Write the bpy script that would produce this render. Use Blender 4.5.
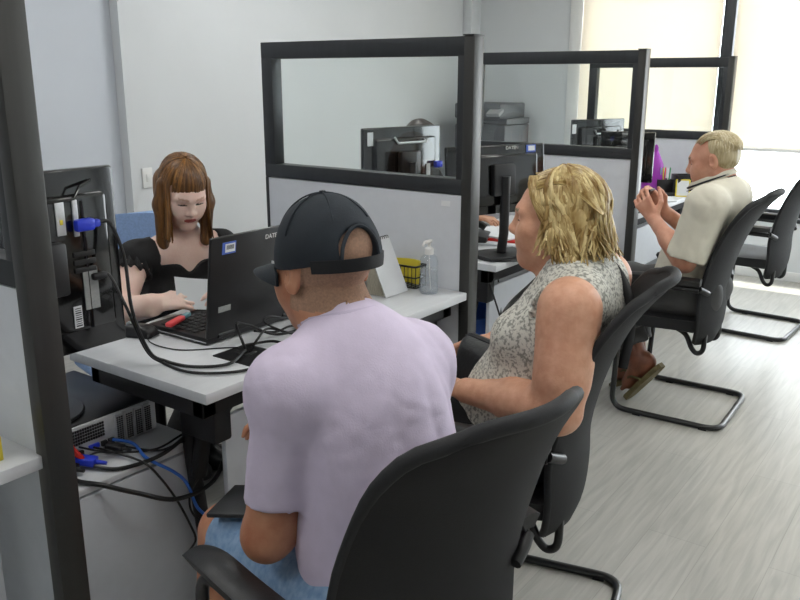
import bpy, bmesh, math, random
import numpy as np
from mathutils import Vector, Matrix
random.seed(7); np.random.seed(7)
for o in list(bpy.data.objects): bpy.data.objects.remove(o)
C = bpy.context.scene.collection
sc = bpy.context.scene

# ---------------------------------------------------------------- camera, world, sun, exposure
cam = bpy.data.cameras.new('camera'); cam.sensor_width = 36; cam.lens = 36*821.7/800; cam.clip_start = .02
cam_o = bpy.data.objects.new('camera', cam); C.objects.link(cam_o); sc.camera = cam_o
PITCH, ROLL, YAW, CAMH = math.radians(15.11), math.radians(.1275), math.radians(35.667), 1.4666
fw = Vector((math.cos(YAW)*math.cos(PITCH), math.sin(YAW)*math.cos(PITCH), -math.sin(PITCH)))
rt = fw.cross(Vector((0, 0, 1))).normalized(); up = rt.cross(fw)
rt2 = rt*math.cos(ROLL)+up*math.sin(ROLL); up2 = up*math.cos(ROLL)-rt*math.sin(ROLL)
m = Matrix((rt2, up2, -fw)).transposed().to_4x4(); m.translation = (0, 0, CAMH)
cam_o.matrix_world = m

w = bpy.data.worlds.new('sky'); sc.world = w; w.use_nodes = True
bgn = w.node_tree.nodes['Background']; bgn.inputs[0].default_value = (.93, .96, 1, 1); bgn.inputs[1].default_value = 13.0
sun = bpy.data.lights.new('sun', 'SUN'); sun.energy = 14; sun.angle = .02; sun.color = (1, .95, .86)
so = bpy.data.objects.new('sun', sun); C.objects.link(so)
so.rotation_euler = Vector((-.42, -.10, -1)).to_track_quat('-Z', 'Y').to_euler()
sc.view_settings.view_transform = 'Standard'; sc.view_settings.look = 'None'
sc.view_settings.gamma = 1; sc.view_settings.use_curve_mapping = False
sc.view_settings.exposure = -0.62
CEIL_W = 12.0

# ---------------------------------------------------------------- materials
def lin(c):
    return tuple(((v/255)/12.92 if v/255 <= .04045 else ((v/255+.055)/1.055)**2.4) for v in c)
def mat(name, rgb, rough=.5, metal=0, var=0, vscale=8, bump=0, bscale=60, spec=.5, stretch=None, rgb2=None, sss=0, coat=0, detail=3, thresh=None, trans=0):
    M = bpy.data.materials.new(name); M.use_nodes = True
    nt = M.node_tree; N = nt.nodes; P = N['Principled BSDF']
    a = (*lin(rgb), 1)
    P.inputs['Base Color'].default_value = a; P.inputs['Roughness'].default_value = rough
    P.inputs['Metallic'].default_value = metal; P.inputs['Specular IOR Level'].default_value = spec
    if coat: P.inputs['Coat Weight'].default_value = coat
    if sss:
        P.inputs['Subsurface Weight'].default_value = sss; P.inputs['Subsurface Radius'].default_value = (.012, .005, .003); P.inputs['Subsurface Scale'].default_value = .5
    if trans: P.inputs['Transmission Weight'].default_value = trans
    tc = N.new('ShaderNodeTexCoord'); mp = N.new('ShaderNodeMapping')
    nt.links.new(tc.outputs['Object'], mp.inputs[0])
    if stretch: mp.inputs['Scale'].default_value = stretch
    if var or rgb2:
        nz = N.new('ShaderNodeTexNoise'); nz.inputs['Scale'].default_value = vscale; nz.inputs['Detail'].default_value = detail
        nt.links.new(mp.outputs[0], nz.inputs[0])
        r = N.new('ShaderNodeValToRGB')
        lo, hi = thresh or (.3, .7)
        r.color_ramp.elements[0].position = lo; r.color_ramp.elements[1].position = hi
        if rgb2: c0, c1 = a, (*lin(rgb2), 1)
        else:
            c0 = tuple(v*(1-var) for v in a[:3])+(1,); c1 = tuple(min(1, v*(1+var)) for v in a[:3])+(1,)
        r.color_ramp.elements[0].color = c0; r.color_ramp.elements[1].color = c1
        nt.links.new(nz.outputs[0], r.inputs[0]); nt.links.new(r.outputs[0], P.inputs['Base Color'])
    if bump:
        n2 = N.new('ShaderNodeTexNoise'); n2.inputs['Scale'].default_value = bscale; n2.inputs['Detail'].default_value = 4
        nt.links.new(mp.outputs[0], n2.inputs[0])
        b = N.new('ShaderNodeBump'); b.inputs['Strength'].default_value = bump; b.inputs['Distance'].default_value = .01
        nt.links.new(n2.outputs[0], b.inputs['Height']); nt.links.new(b.outputs[0], P.inputs['Normal'])
    return M
def glass_mat(name, tint=(1, 1, 1), refl=1.45):
    M = bpy.data.materials.new(name); M.use_nodes = True; nt = M.node_tree; N = nt.nodes
    N.remove(N['Principled BSDF']); out = N['Material Output']
    t = N.new('ShaderNodeBsdfTransparent'); t.inputs[0].default_value = (*tint, 1)
    g = N.new('ShaderNodeBsdfGlossy'); g.inputs['Roughness'].default_value = .01
    f = N.new('ShaderNodeLayerWeight'); f.inputs[0].default_value = .5; p = N.new('ShaderNodeMath'); p.operation = 'POWER'; p.inputs[1].default_value = 4
    q = N.new('ShaderNodeMath'); q.operation = 'MULTIPLY_ADD'; q.inputs[1].default_value = .5; q.inputs[2].default_value = (refl-1)*.07; nt.links.new(f.outputs['Facing'], p.inputs[0]); nt.links.new(p.outputs[0], q.inputs[0])
    x = N.new('ShaderNodeMixShader'); nt.links.new(q.outputs[0], x.inputs[0]); nt.links.new(t.outputs[0], x.inputs[1]); nt.links.new(g.outputs[0], x.inputs[2])
    nt.links.new(x.outputs[0], out.inputs[0]); return M
def emis(name, rgb, s):
    M = bpy.data.materials.new(name); M.use_nodes = True; P = M.node_tree.nodes['Principled BSDF']
    P.inputs['Base Color'].default_value = (*lin(rgb), 1); P.inputs['Emission Color'].default_value = (*lin(rgb), 1); P.inputs['Emission Strength'].default_value = s
    return M
def blind_mat():
    M = bpy.data.materials.new('blind_fabric'); M.use_nodes = True; nt = M.node_tree; N = nt.nodes
    N.remove(N['Principled BSDF']); out = N['Material Output']
    t = N.new('ShaderNodeBsdfTranslucent'); t.inputs[0].default_value = (*lin((214, 208, 197)), 1)
    d = N.new('ShaderNodeBsdfDiffuse'); d.inputs[0].default_value = (*lin((240, 232, 218)), 1)
    x = N.new('ShaderNodeMixShader'); x.inputs[0].default_value = .45
    nt.links.new(d.outputs[0], x.inputs[1]); nt.links.new(t.outputs[0], x.inputs[2]); 
    # woven fabric lets a little light straight through
    tr = N.new('ShaderNodeBsdfTransparent'); y = N.new('ShaderNodeMixShader'); y.inputs[0].default_value = .03
    nt.links.new(x.outputs[0], y.inputs[1]); nt.links.new(tr.outputs[0], y.inputs[2])
    nt.links.new(y.outputs[0], out.inputs[0]); return M
def milky(name):
    M = bpy.data.materials.new(name); M.use_nodes = True; nt = M.node_tree; N = nt.nodes; N.remove(N['Principled BSDF'])
    t = N.new('ShaderNodeBsdfTransparent'); d = N.new('ShaderNodeBsdfDiffuse'); d.inputs[0].default_value = (.75, .79, .82, 1); x = N.new('ShaderNodeMixShader'); x.inputs[0].default_value = .28
    nt.links.new(t.outputs[0], x.inputs[1]); nt.links.new(d.outputs[0], x.inputs[2]); nt.links.new(x.outputs[0], N['Material Output'].inputs[0]); return M
def floor_mat():
    M = bpy.data.materials.new('floor_planks'); M.use_nodes = True; nt = M.node_tree; N = nt.nodes; P = N['Principled BSDF']; Lk = nt.links.new
    tc = N.new('ShaderNodeTexCoord')
    br = N.new('ShaderNodeTexBrick'); br.inputs['Scale'].default_value = 1; br.inputs['Brick Width'].default_value = 1.25; br.inputs['Row Height'].default_value = .19
    br.inputs['Mortar Size'].default_value = .0012; br.inputs['Color1'].default_value = (*lin((178, 176, 170)), 1); br.inputs['Color2'].default_value = (*lin((172, 170, 164)), 1); br.inputs['Mortar'].default_value = (*lin((157, 155, 149)), 1)
    Lk(tc.outputs['Object'], br.inputs[0])
    mp = N.new('ShaderNodeMapping'); mp.inputs['Scale'].default_value = (1.6, 22, 1); Lk(tc.outputs['Object'], mp.inputs[0])
    nz = N.new('ShaderNodeTexNoise'); nz.inputs['Scale'].default_value = 2.2; nz.inputs['Detail'].default_value = 6; nz.inputs['Distortion'].default_value = .6; Lk(mp.outputs[0], nz.inputs[0])
    r = N.new('ShaderNodeValToRGB'); r.color_ramp.elements[0].position = .3; r.color_ramp.elements[0].color = (.80, .80, .79, 1); r.color_ramp.elements[1].position = .68; r.color_ramp.elements[1].color = (1.06, 1.06, 1.05, 1)
    Lk(nz.outputs[0], r.inputs[0])
    mx = N.new('ShaderNodeMix'); mx.data_type = 'RGBA'; mx.blend_type = 'MULTIPLY'; mx.inputs[0].default_value = 1
    Lk(br.outputs[0], mx.inputs[6]); Lk(r.outputs[0], mx.inputs[7]); Lk(mx.outputs[2], P.inputs['Base Color'])
    P.inputs['Roughness'].default_value = .33; P.inputs['Specular IOR Level'].default_value = .62
    b = N.new('ShaderNodeBump'); b.inputs['Strength'].default_value = .12; b.inputs['Distance'].default_value = .004; Lk(nz.outputs[0], b.inputs['Height']); Lk(b.outputs[0], P.inputs['Normal'])
    return M
M = dict(
    wall=mat('wall_paint', (214, 217, 219), .85, var=.015, vscale=3, bump=.03, bscale=180),
    wallb=mat('wall_paint_blue_lit', (207, 212, 220), .85, var=.015, vscale=3, bump=.03, bscale=180),  # wall paint with the bluish light on the recess put into its colour
    ceil=mat('ceiling_paint', (235, 235, 232), .9, var=.01), trim=mat('white_trim', (228, 228, 226), .5, var=.01),
    dark=mat('dark_anodised_frame', (52, 55, 58), .42, metal=.25, var=.08, vscale=40, stretch=(1, 1, .06)),
    post=mat('dark_post', (60, 60, 58), .38, metal=.35, var=.1, vscale=50, stretch=(1, 1, .05)),
    panel=mat('grey_laminate', (205, 209, 215), .55, var=.02, vscale=30),
    desk=mat('desk_laminate', (212, 214, 217), .42, var=.025, vscale=14, stretch=(.3, 4, 1)),
    edge=mat('desk_edge', (190, 192, 195), .5, var=.02),
    steel=mat('black_steel', (26, 26, 28), .45, metal=.2, var=.1), 
    blk=mat('black_plastic', (22, 22, 24), .38, var=.12, vscale=30, bump=.03, bscale=400), 
    gloss=mat('glossy_black_plastic', (14, 14, 16), .12, var=.1, coat=.3), lid=mat('matte_black_lid', (27, 27, 29), .36, var=.08, vscale=60, bump=.02, bscale=500),
    mesh=mat('black_mesh_fabric', (15, 15, 17), .85, var=.25, vscale=260, bump=.12, bscale=420), tube=mat('black_tube', (20, 21, 23), .3, var=.1, coat=.2),
    seat=mat('black_seat_fabric', (26, 27, 30), .7, var=.15, vscale=200, bump=.08, bscale=300), vinyl=mat('dark_vinyl', (24, 26, 29), .42, var=.1, bump=.05, bscale=150),
    cable=mat('black_cable', (15, 15, 16), .4, var=.1), bluec=mat('blue_cable', (52, 110, 205), .4, var=.08), bluep=mat('blue_plastic', (40, 62, 205), .35, var=.06), redp=mat('red_plastic', (214, 45, 35), .35, var=.05),
    silver=mat('silver_metal', (200, 202, 204), .35, metal=.35, var=.08, vscale=60), label=mat('white_label', (225, 227, 228), .6, var=.03), labelb=mat('blue_label', (70, 100, 190), .5, var=.05), ink=mat('black_ink', (30, 30, 32), .6, var=.05), greytext=mat('white_lettering', (225, 225, 225), .5, var=.02), greylab=mat('grey_label', (150, 152, 150), .5, var=.1, vscale=120),
    yellow=mat('yellow_paper', (225, 205, 60), .6, var=.05), paper=mat('white_paper', (226, 229, 232), .7, var=.02), board=mat('book_pages', (205, 200, 185), .8, var=.12, vscale=120, stretch=(1, 1, .05)), coral=mat('coral_marker', (240, 75, 80), .4, var=.04), teal=mat('teal_cap', (120, 170, 180), .4, var=.04),
    purple=mat('purple_plastic', (150, 40, 165), .35, var=.1), bluebin=mat('blue_bin', (30, 75, 150), .5, var=.1), 
    clear=glass_mat('clear_plastic', (.93, .95, .97), 1.35), gel=milky('clear_gel'), glass=glass_mat('pane_glass', (.965, .985, .98), 1.5), wglass=glass_mat('window_glass', (.97, .99, .99), 1.3),
    blind=blind_mat(), floor=floor_mat(), lamp=emis('lamp_diffuser', (255, 253, 248), 6), printer=mat('printer_grey', (92, 95, 99), .5, var=.05), printl=mat('printer_light', (150, 152, 154), .5, var=.04), 
    white=mat('white_plastic', (232, 232, 230), .4, var=.02), bluechair=mat('blue_chair_fabric', (140, 168, 212), .8, var=.1, vscale=120, bump=.08, bscale=200),
)

# ---------------------------------------------------------------- mesh helpers
def link(name, verts, faces, m, parent=None, smooth=True, off=(0, 0, 0), fmats=None):
    me = bpy.data.meshes.new(name)
    v = np.asarray(verts, dtype=float)-np.asarray(off, dtype=float)
    me.from_pydata(v.tolist(), [], faces)
    for mm in (m if isinstance(m, (list, tuple)) else [m]): me.materials.append(mm)
    if fmats is not None: me.polygons.foreach_set('material_index', np.asarray(fmats, dtype=np.int32))
    me.polygons.foreach_set('use_smooth', [smooth]*len(me.polygons)); me.update()
    o = bpy.data.objects.new(name, me); C.objects.link(o)
    if parent: o.parent = parent
    return o
def tag(o, label, cat, group=None):
    o['label'] = label; o['category'] = cat
    if group: o['group'] = group
    return o
def thing(name, label, cat, loc=(0, 0, 0), rz=0, group=None):
    o = bpy.data.objects.new(name, None); C.objects.link(o); o.location = loc; o.rotation_euler = (0, 0, rz); o.empty_display_size = .05
    return tag(o, label, cat, group)
def dup(root, loc, rz, label, name=None):
    r = root.copy(); C.objects.link(r); r.location = loc; r.rotation_euler = (0, 0, rz); r['label'] = label
    for ch in list(root.children):
        c = ch.copy(); C.objects.link(c); c.parent = r
        for g in list(ch.children):
            d = g.copy(); C.objects.link(d); d.parent = c
    return r
def vec(p): return np.asarray(p, dtype=float)
def unit(v): v = vec(v); return v/(np.linalg.norm(v)+1e-12)
def fillet(pts, rad, n=6):
    pts = [vec(p) for p in pts]; out = [pts[0]]
    for i in range(1, len(pts)-1):
        a, b, c = pts[i-1], pts[i], pts[i+1]; da, dc = np.linalg.norm(a-b), np.linalg.norm(c-b)
        r = min(rad, .48*da, .48*dc); p, q = b+unit(a-b)*r, b+unit(c-b)*r
        for k in range(n+1):
            t = k/n; out.append((1-t)**2*p+2*t*(1-t)*b+t*t*q)
    out.append(pts[-1]); return out
def catmull(pts, n=8):
    P = [vec(p) for p in pts]; P = [2*P[0]-P[1]]+P+[2*P[-1]-P[-2]]; out = []
    for i in range(1, len(P)-2):
        for k in range(n):
            t = k/n; a, b, c, d = P[i-1:i+3]
            out.append(.5*((2*b)+(c-a)*t+(2*a-5*b+4*c-d)*t*t+(3*b-a-3*c+d)*t**3))
    out.append(P[-2]); return out
class B:
    """collects shapes for ONE mesh object"""
    def __init__(s): s.v = []; s.f = []; s.mi = []; s.sm = []
    def add(s, v, f, mi=0, sm=True):
        k = len(s.v); s.v.extend([tuple(map(float, p)) for p in v]); s.f.extend([tuple(i+k for i in q) for q in f]); s.mi.extend([mi]*len(f)); s.sm.extend([sm]*len(f)); return s
    def box(s, c, size, rot=None, bev=.003, seg=2, mi=0):
        bm = bmesh.new(); bmesh.ops.create_cube(bm, size=1)
        bmesh.ops.scale(bm, vec=size, verts=bm.verts)
        if bev: bmesh.ops.bevel(bm, geom=list(bm.edges), offset=min(bev, min(size)*.45), segments=seg, affect='EDGES', profile=.5)
        R = rot.to_matrix() if rot is not None and hasattr(rot, 'to_matrix') else (rot or Matrix.Identity(3))
        bm.verts.index_update()
        s.add([R @ v.co+Vector(c) for v in bm.verts], [[v.index for v in f.verts] for f in bm.faces], mi, seg > 2); bm.free(); return s
    def box2(s, lo, hi, bev=.003, mi=0):
        lo, hi = vec(lo), vec(hi); return s.box(tuple((lo+hi)/2), tuple(hi-lo), None, bev, 2, mi)
    def tube(s, pts, r, seg=10, flat=None, mi=0, cap=True):
        pts = [vec(p) for p in pts]; n = len(pts); rs = r if hasattr(r, '__len__') else [r]*n
        t0 = unit(pts[1]-pts[0]); a = np.cross(t0, (0, 0, 1)) if abs(t0[2]) < .9 else np.cross(t0, (1, 0, 0)); a = unit(a)
        V = []
        for i in range(n):
            t = unit(pts[min(i+1, n-1)]-pts[max(i-1, 0)]); a = unit(a-t*np.dot(a, t)); b = np.cross(t, a)
            fx, fy = flat or (1, 1)
            for k in range(seg):
                th = 2*math.pi*k/seg; V.append(pts[i]+rs[i]*(fx*math.cos(th)*a+fy*math.sin(th)*b))
        F = [(i*seg+k, i*seg+(k+1) % seg, (i+1)*seg+(k+1) % seg, (i+1)*seg+k) for i in range(n-1) for k in range(seg)]
        if cap: F += [tuple(range(seg))[::-1], tuple((n-1)*seg+k for k in range(seg))]
        return s.add(V, F, mi)
    def cyl(s, a, b, r, r2=None, seg=20, mi=0): return s.tube([a, b], [r, r if r2 is None else r2], seg, mi=mi)
    def lathe(s, prof, c=(0, 0, 0), seg=28, mi=0, sx=1, sy=1):
        V = []; n = len(prof)
        for r, z in prof:
            for k in range(seg):
                th = 2*math.pi*k/seg; V.append((c[0]+r*sx*math.cos(th), c[1]+r*sy*math.sin(th), c[2]+z))
        F = [(i*seg+k, i*seg+(k+1) % seg, (i+1)*seg+(k+1) % seg, (i+1)*seg+k) for i in range(n-1) for k in range(seg)]
        F += [tuple(range(seg))[::-1], tuple((n-1)*seg+k for k in range(seg))]
        return s.add(V, F, mi)
    def grid(s, fn, nu, nv, th=0, mi=0):
        """closed slab: fn(u,v)->point, offset by th along the normal"""
        P = np.array([[fn(u, v) for u in np.linspace(0, 1, nu)] for v in np.linspace(0, 1, nv)])
        du = np.gradient(P, axis=1); dv = np.gradient(P, axis=0); nn = np.cross(du, dv); nn /= np.linalg.norm(nn, axis=2, keepdims=True)+1e-12
        A, Bk = P+nn*th/2, P-nn*th/2; k = nu*nv; V = list(A.reshape(-1, 3))+list(Bk.reshape(-1, 3)); F = []
        for j in range(nv-1):
            for i in range(nu-1):
                a = j*nu+i; F.append((a, a+1, a+nu+1, a+nu)); F.append((k+a, k+a+nu, k+a+nu+1, k+a+1))
        bd = [i for i in range(nu)]+[j*nu+nu-1 for j in range(1, nv)]+[(nv-1)*nu+i for i in range(nu-2, -1, -1)]+[j*nu for j in range(nv-2, 0, -1)]
        for q in range(len(bd)):
            a, b = bd[q], bd[(q+1) % len(bd)]; F.append((b, a, k+a, k+b))
        return s.add(V, F, mi)
    def build(s, name, m, parent=None, smooth=None, off=(0, 0, 0)):
        o = link(name, s.v, s.f, m, parent, False, off, s.mi)
        if smooth is None or smooth:
            me = o.data; me.polygons.foreach_set('use_smooth', s.sm)
            me.set_sharp_from_angle(angle=math.radians(40))
        return o
def text(s, size, loc, R, m, parent, name='lettering', ext=.0006, align='CENTER'):
    cu = bpy.data.curves.new(name, 'FONT'); cu.body = s; cu.size = size; cu.extrude = ext; cu.align_x = align; cu.align_y = 'CENTER'
    tmp = bpy.data.objects.new(name, cu); C.objects.link(tmp)
    dg = bpy.context.evaluated_depsgraph_get(); me = bpy.data.meshes.new_from_object(tmp.evaluated_get(dg)); bpy.data.objects.remove(tmp)
    me.materials.clear(); me.materials.append(m)
    me.transform(Matrix.Translation(loc) @ R.to_4x4()); o = bpy.data.objects.new(name, me); C.objects.link(o); o.parent = parent; return o
def structure(name, b, m):
    o = b.build(name, m); o['kind'] = 'structure'; return o
# ---------------------------------------------------------------- the room
XW, YW, X0, Y0, H = 6.58, 3.95, -2.2, -2.6, 2.75
structure('floor', B().box2((X0-.2, Y0-.2, -.1), (XW+.25, YW+.2, 0), 0), M['floor'])
structure('ceiling', B().box2((X0-.2, Y0-.2, H), (XW+.25, YW+.2, H+.1), 0), M['ceil'])
structure('wall_back', B().box2((2.9, YW, 0), (XW+.25, YW+.2, H), 0), M['wall'])
structure('wall_back_recess', B().box2((X0-.2, YW+.07, 0), (2.9, YW+.2, H), 0), M['wallb'])
structure('wall_left', B().box2((X0-.2, Y0-.2, 0), (X0, YW+.2, H), 0), M['wall'])
structure('wall_front', B().box2((X0, Y0-.2, 0), (XW, Y0, H), 0), M['wall'])
structure('wall_column', B().box2((6.43, 3.86, 0), (6.58, YW, H), .004), M['wall'])
WS, WT, WL, WR = .47, 2.55, 2.93, -1.9          # window opening: sill, head, left, right
wb = B(); wb.box2((XW, WL, 0), (XW+.2, YW, H), 0); wb.box2((XW, Y0, 0), (XW+.2, WR, H), 0); wb.box2((XW, WR, 0), (XW+.2, WL, WS), 0); wb.box2((XW, WR, WT), (XW+.2, WL, H), 0)
structure('wall_right', wb, M['wall'])
structure('baseboard_right', B().box2((XW-.012, Y0, 0), (XW, YW-.1, .07), .003), M['trim'])
structure('trim_1', B().box2((XW-.014, WL-.035, WS), (XW+.02, WL+.075, H), .003), M['trim'])
def window(n, ya, yb):
    f = B(); x0, x1 = XW+.05, XW+.11
    f.box2((x0, ya, WS), (x1, ya+.05, WT)); f.box2((x0, yb-.05, WS), (x1, yb, WT)); f.box2((x0, ya, WS), (x1, yb, WS+.05)); f.box2((x0, ya, WT-.05), (x1, yb, WT))
    o = f.build('window_%d' % n, M['dark']); o['kind'] = 'structure'
    B().box2((XW+.078, ya+.05, WS+.05), (XW+.082, yb-.05, WT-.05), 0).build('pane', M['wglass'], o)
window(1, 1.745, WL); window(2, .3, 1.745); window(3, WR, .3)
structure('trim_2', B().box2((XW-.03, 1.70, WS), (XW+.05, 1.785, WT), .004), M['dark'])
structure('trim_3', B().box2((XW-.03, WR-.03, WS-.03), (XW+.05, WL, WS), .004), M['dark'])
def blind(ya, yb, bottom, label):
    t = thing('roller_blind', label, 'blind', (XW-.02, (ya+yb)/2, 0), 0, 'roller blinds')
    h = (yb-ya)/2
    B().grid(lambda u, v: (.0+.004*math.sin(v*5+u*3), -h+2*h*u, bottom+(2.57-bottom)*v), 9, 12, .0012).build('fabric', M['blind'], t)
    B().box2((-.012, -h, bottom-.012), (.012, h, bottom+.014), .005).build('bottom_bar', M['white'], t)
    B().cyl((0, -h, 2.6), (0, h, 2.6), .03).build('roller', M['white'], t)
blind(1.79, 2.89, .96, 'cream roller blind pulled down left of the dark window mullion')
blind(.32, 1.69, .96, 'cream roller blind lowered right of the dark mullion, behind the empty chair')
blind(-1.85, .28, .96, 'cream roller blind on the far right window, outside the picture edge') if False else None
# ceiling lamps
for i, (x, y) in enumerate([(1.2, 2.9), (3.6, 2.9), (1.2, .6), (3.6, .6), (5.4, 1.6), (-.8, 1.6), (1.2, -1.5), (3.6, -1.5)]):
    t = thing('ceiling_lamp', 'square white ceiling lamp panel above the desks', 'ceiling lamp', (x, y, H), 0, 'ceiling lamp panels')
    f = B()
    for dx, dy, sx, sy in ((0, .31, .64, .02), (0, -.31, .64, .02), (.31, 0, .02, .6), (-.31, 0, .02, .6)): f.box((dx, dy, -.02), (sx, sy, .04))
    f.build('lamp_frame', M['white'], t); B().box((0, 0, -.02), (.6, .6, .02), None, 0).build('diffuser', M['lamp'], t)
    l = bpy.data.lights.new('lamp_light', 'AREA'); l.shape = 'SQUARE'; l.size = .58; l.energy = CEIL_W; l.color = (1, .985, .96)
    lo = bpy.data.objects.new('lamp_light', l); C.objects.link(lo); lo.parent = t; lo.location = (0, 0, -.035)
# light switch
t = thing('wall_switch', 'small white light switch plate on the wall behind the woman in black', 'light switch', (3.005, YW, .91))
B().box((0, -.005, 0), (.07, .01, .115), None, .004).build('switch_plate', M['white'], t); B().box((0, -.011, 0), (.022, .006, .045), None, .002).build('rocker', M['trim'], t)

# ---------------------------------------------------------------- partitions
PX = [.862+1.6*i for i in range(4)]
PL = ['grey partition with dark framed pane at the left edge of the picture', 'grey partition with framed glass pane between the two nearest desks', 'grey partition with glass pane beside the man in the cream shirt', 'farthest grey partition with glass pane, in front of the window blinds']
def partition(label):
    t = thing('desk_partition', label, 'partition', (PX[0], 0, 0), 0, 'desk partitions')
    ya, yb, zt, zm = 1.462, 2.402, 1.6, 1.08; x0, x1 = -.055, 0
    b = B(); b.box2((x0-.001, 1.431, 0), (x1+.005, 1.472, zt+.002), .004); b.build('post', M['post'], t)
    B().box2((x0-.005, 1.431, zt+.001), (x1+.006, 1.474, zt+.006), .002).build('post_cap', M['blk'], t)
    f = B(); oy0, oy1, oz0, oz1 = 1.495, 2.345, 1.133, 1.538
    f.box2((x0, ya, oz1), (x1, yb, zt), .003); f.box2((x0, ya, zm), (x1, yb, oz0), .003); f.box2((x0, ya, oz0-.002), (x1, oy0, oz1+.002), .003); f.box2((x0, oy1, oz0-.002), (x1, yb, oz1+.002), .003)
    f.build('window_frame', M['dark'], t)
    B().box2((-.03, oy0-.01, oz0-.01), (-.026, oy1+.01, oz1+.01), 0).build('pane', M['glass'], t)
    B().box2((x0+.004, ya, .02), (x1-.004, yb-.012, zm-.003), .001).build('lower_panel', M['panel'], t)
    B().box2((x0, yb-.014, 0), (x1, yb, zm), .002).build('edge_strip', M['dark'], t)
    return t
p0 = partition(PL[0]); p0.location.x -= .006; parts = [p0]+[dup(p0, (PX[i], 0, 0), 0, PL[i]) for i in (1, 2, 3)]
for k, (y, z) in ((1, (1.535, 1.045)),):
    b = B(); b.box2((-.0525, y-.018, z-.009), (-.0512, y+.018, z+.009), 0); b.build('asset_label', M['label'], parts[1])

# ---------------------------------------------------------------- desks
DL = ['light grey desk with black steel frame under the open laptop', 'light grey desk behind the middle partition, with the tilted black monitor', 'light grey desk in the far bay holding the purple bottle', 'light grey desk at the left picture edge, beyond the near partition']
def desk(label, xa, xb, ya, group='office desks', dep=.557):
    t = thing('desk', label, 'desk', (xa, ya, 0), 0, group); W = xb-xa
    B().box2((0, 0, .712), (W, dep, .74), .003).build('desktop', M['desk'], t)
    f = B(); f.box2((.03, .05, .652), (W-.02, .09, .711), .004); f.box2((.03, dep-.09, .652), (W-.02, dep-.05, .711), .004); f.box2((.03, .05, .652), (.075, dep-.05, .711), .004); f.box2((W-.075, .05, .652), (W-.03, dep-.05, .711), .004)
    f.build('frame', M['steel'], t)
    for x in (.128, W-.075):
        g = B(); g.tube(fillet([(x, .24, .70), (x, .225, .47), (x, .165, .03)], .03), .02, 12); g.box((x, .16, .63), (.06, .14, .17), None, .008); g.tube([(x, .16, .60), (x, .20, .42)], .022, 10); g.box((x, .16, .014), (.05, .08, .028), None, .008)
        g.build('leg', M['steel'], t)
    B().box2((.145, .105, .355), (W-.03, .123, .605), .003).build('modesty_panel', M['panel'], t)
    return t
d1 = desk(DL[0], 1.213, 2.405, 1.437)
d2 = desk(DL[1], 2.842, 4.005, 1.565)
d3 = desk(DL[2], 4.45, 5.605, 1.565)
d0 = desk(DL[3], -.3, .805, 1.45)
for ch in list(d0.children):
    if ch.name.startswith('frame') or (ch.name.startswith('leg') and max(v.co.x for v in ch.data.vertices) > .5) or ch.name.startswith('modesty'): bpy.data.objects.remove(ch)
B().box2((.10, .105, .03), (1.045, .123, .60), .003).build('modesty_panel', M['panel'], d0)
# grommet plate of the near desk
B().box2((.20, .055, .7395), (.325, .20, .744), .002).build('cable_cover', M['blk'], d1); B().box2((.245, .12, .742), (.29, .165, .7465), .004).build('cable_hole', M['ink'], d1)

# pedestal with the computer, left of the near desk
t = thing('pedestal_cabinet', 'low white cabinet carrying the black desktop computer', 'cabinet', (.885, 1.69, 0))
b = B(); b.box2((0, .004, 0), (.495, .70, .48), .002); b.build('carcass', M['panel'], t)
B().box2((-.002, -.012, .482), (.50, .71, .5), .003).build('top', M['desk'], t)
B().box2((.003, -.014, .02), (.493, .003, .476), .003).build('back_panel', M['panel'], t)
t = thing('desktop_computer', 'black desktop computer lying flat on the low white cabinet', 'computer', (1.165, 1.81, .5))
b = B(); b.box2((-.185, .012, .008), (.185, .39, .1), .004); b.build('case', M['blk'], t)
B().box2((-.183, .004, .01), (.183, .014, .097), .002).build('rear_panel', M['silver'], t)
v = B()
for k in range(26):
    for j in range(5): v.box((-.17+.0073*k, .003, .052+.0085*j), (.005, .004, .006), None, 0)
v.build('vent_grille', M['ink'], t)
for k in range(4):
    s = B(); x = .06+.03*k; s.box((x, .001, .053), (.024, .008, .082), None, .002)
    so_ = s.build('slot_cover', M['silver'], t); h = B()
    for j in range(12):
        for i in range(3): h.box((x-.007+.007*i, -.004, .02+.006*j), (.0045, .003, .0036), None, 0)
    h.build('slot_holes', M['ink'], so_)
for k, (x, z, sx, sz) in enumerate([(-.14, .025, .03, .014), (-.09, .022, .016, .02), (-.06, .022, .016, .02), (-.02, .03, .03, .012), (.01, .028, .016, .014), (.032, .028, .016, .014)]): B().box((x, .001, z), (sx, .008, sz), None, .001).build('port', M['bluep'] if k in (0, 3) else M['ink'], t)
for x, y in ((-.16, .04), (.16, .04), (-.16, .36), (.16, .36)): B().cyl((x, y, 0), (x, y, .009), .012).build('rubber_foot', M['blk'], t)

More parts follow.
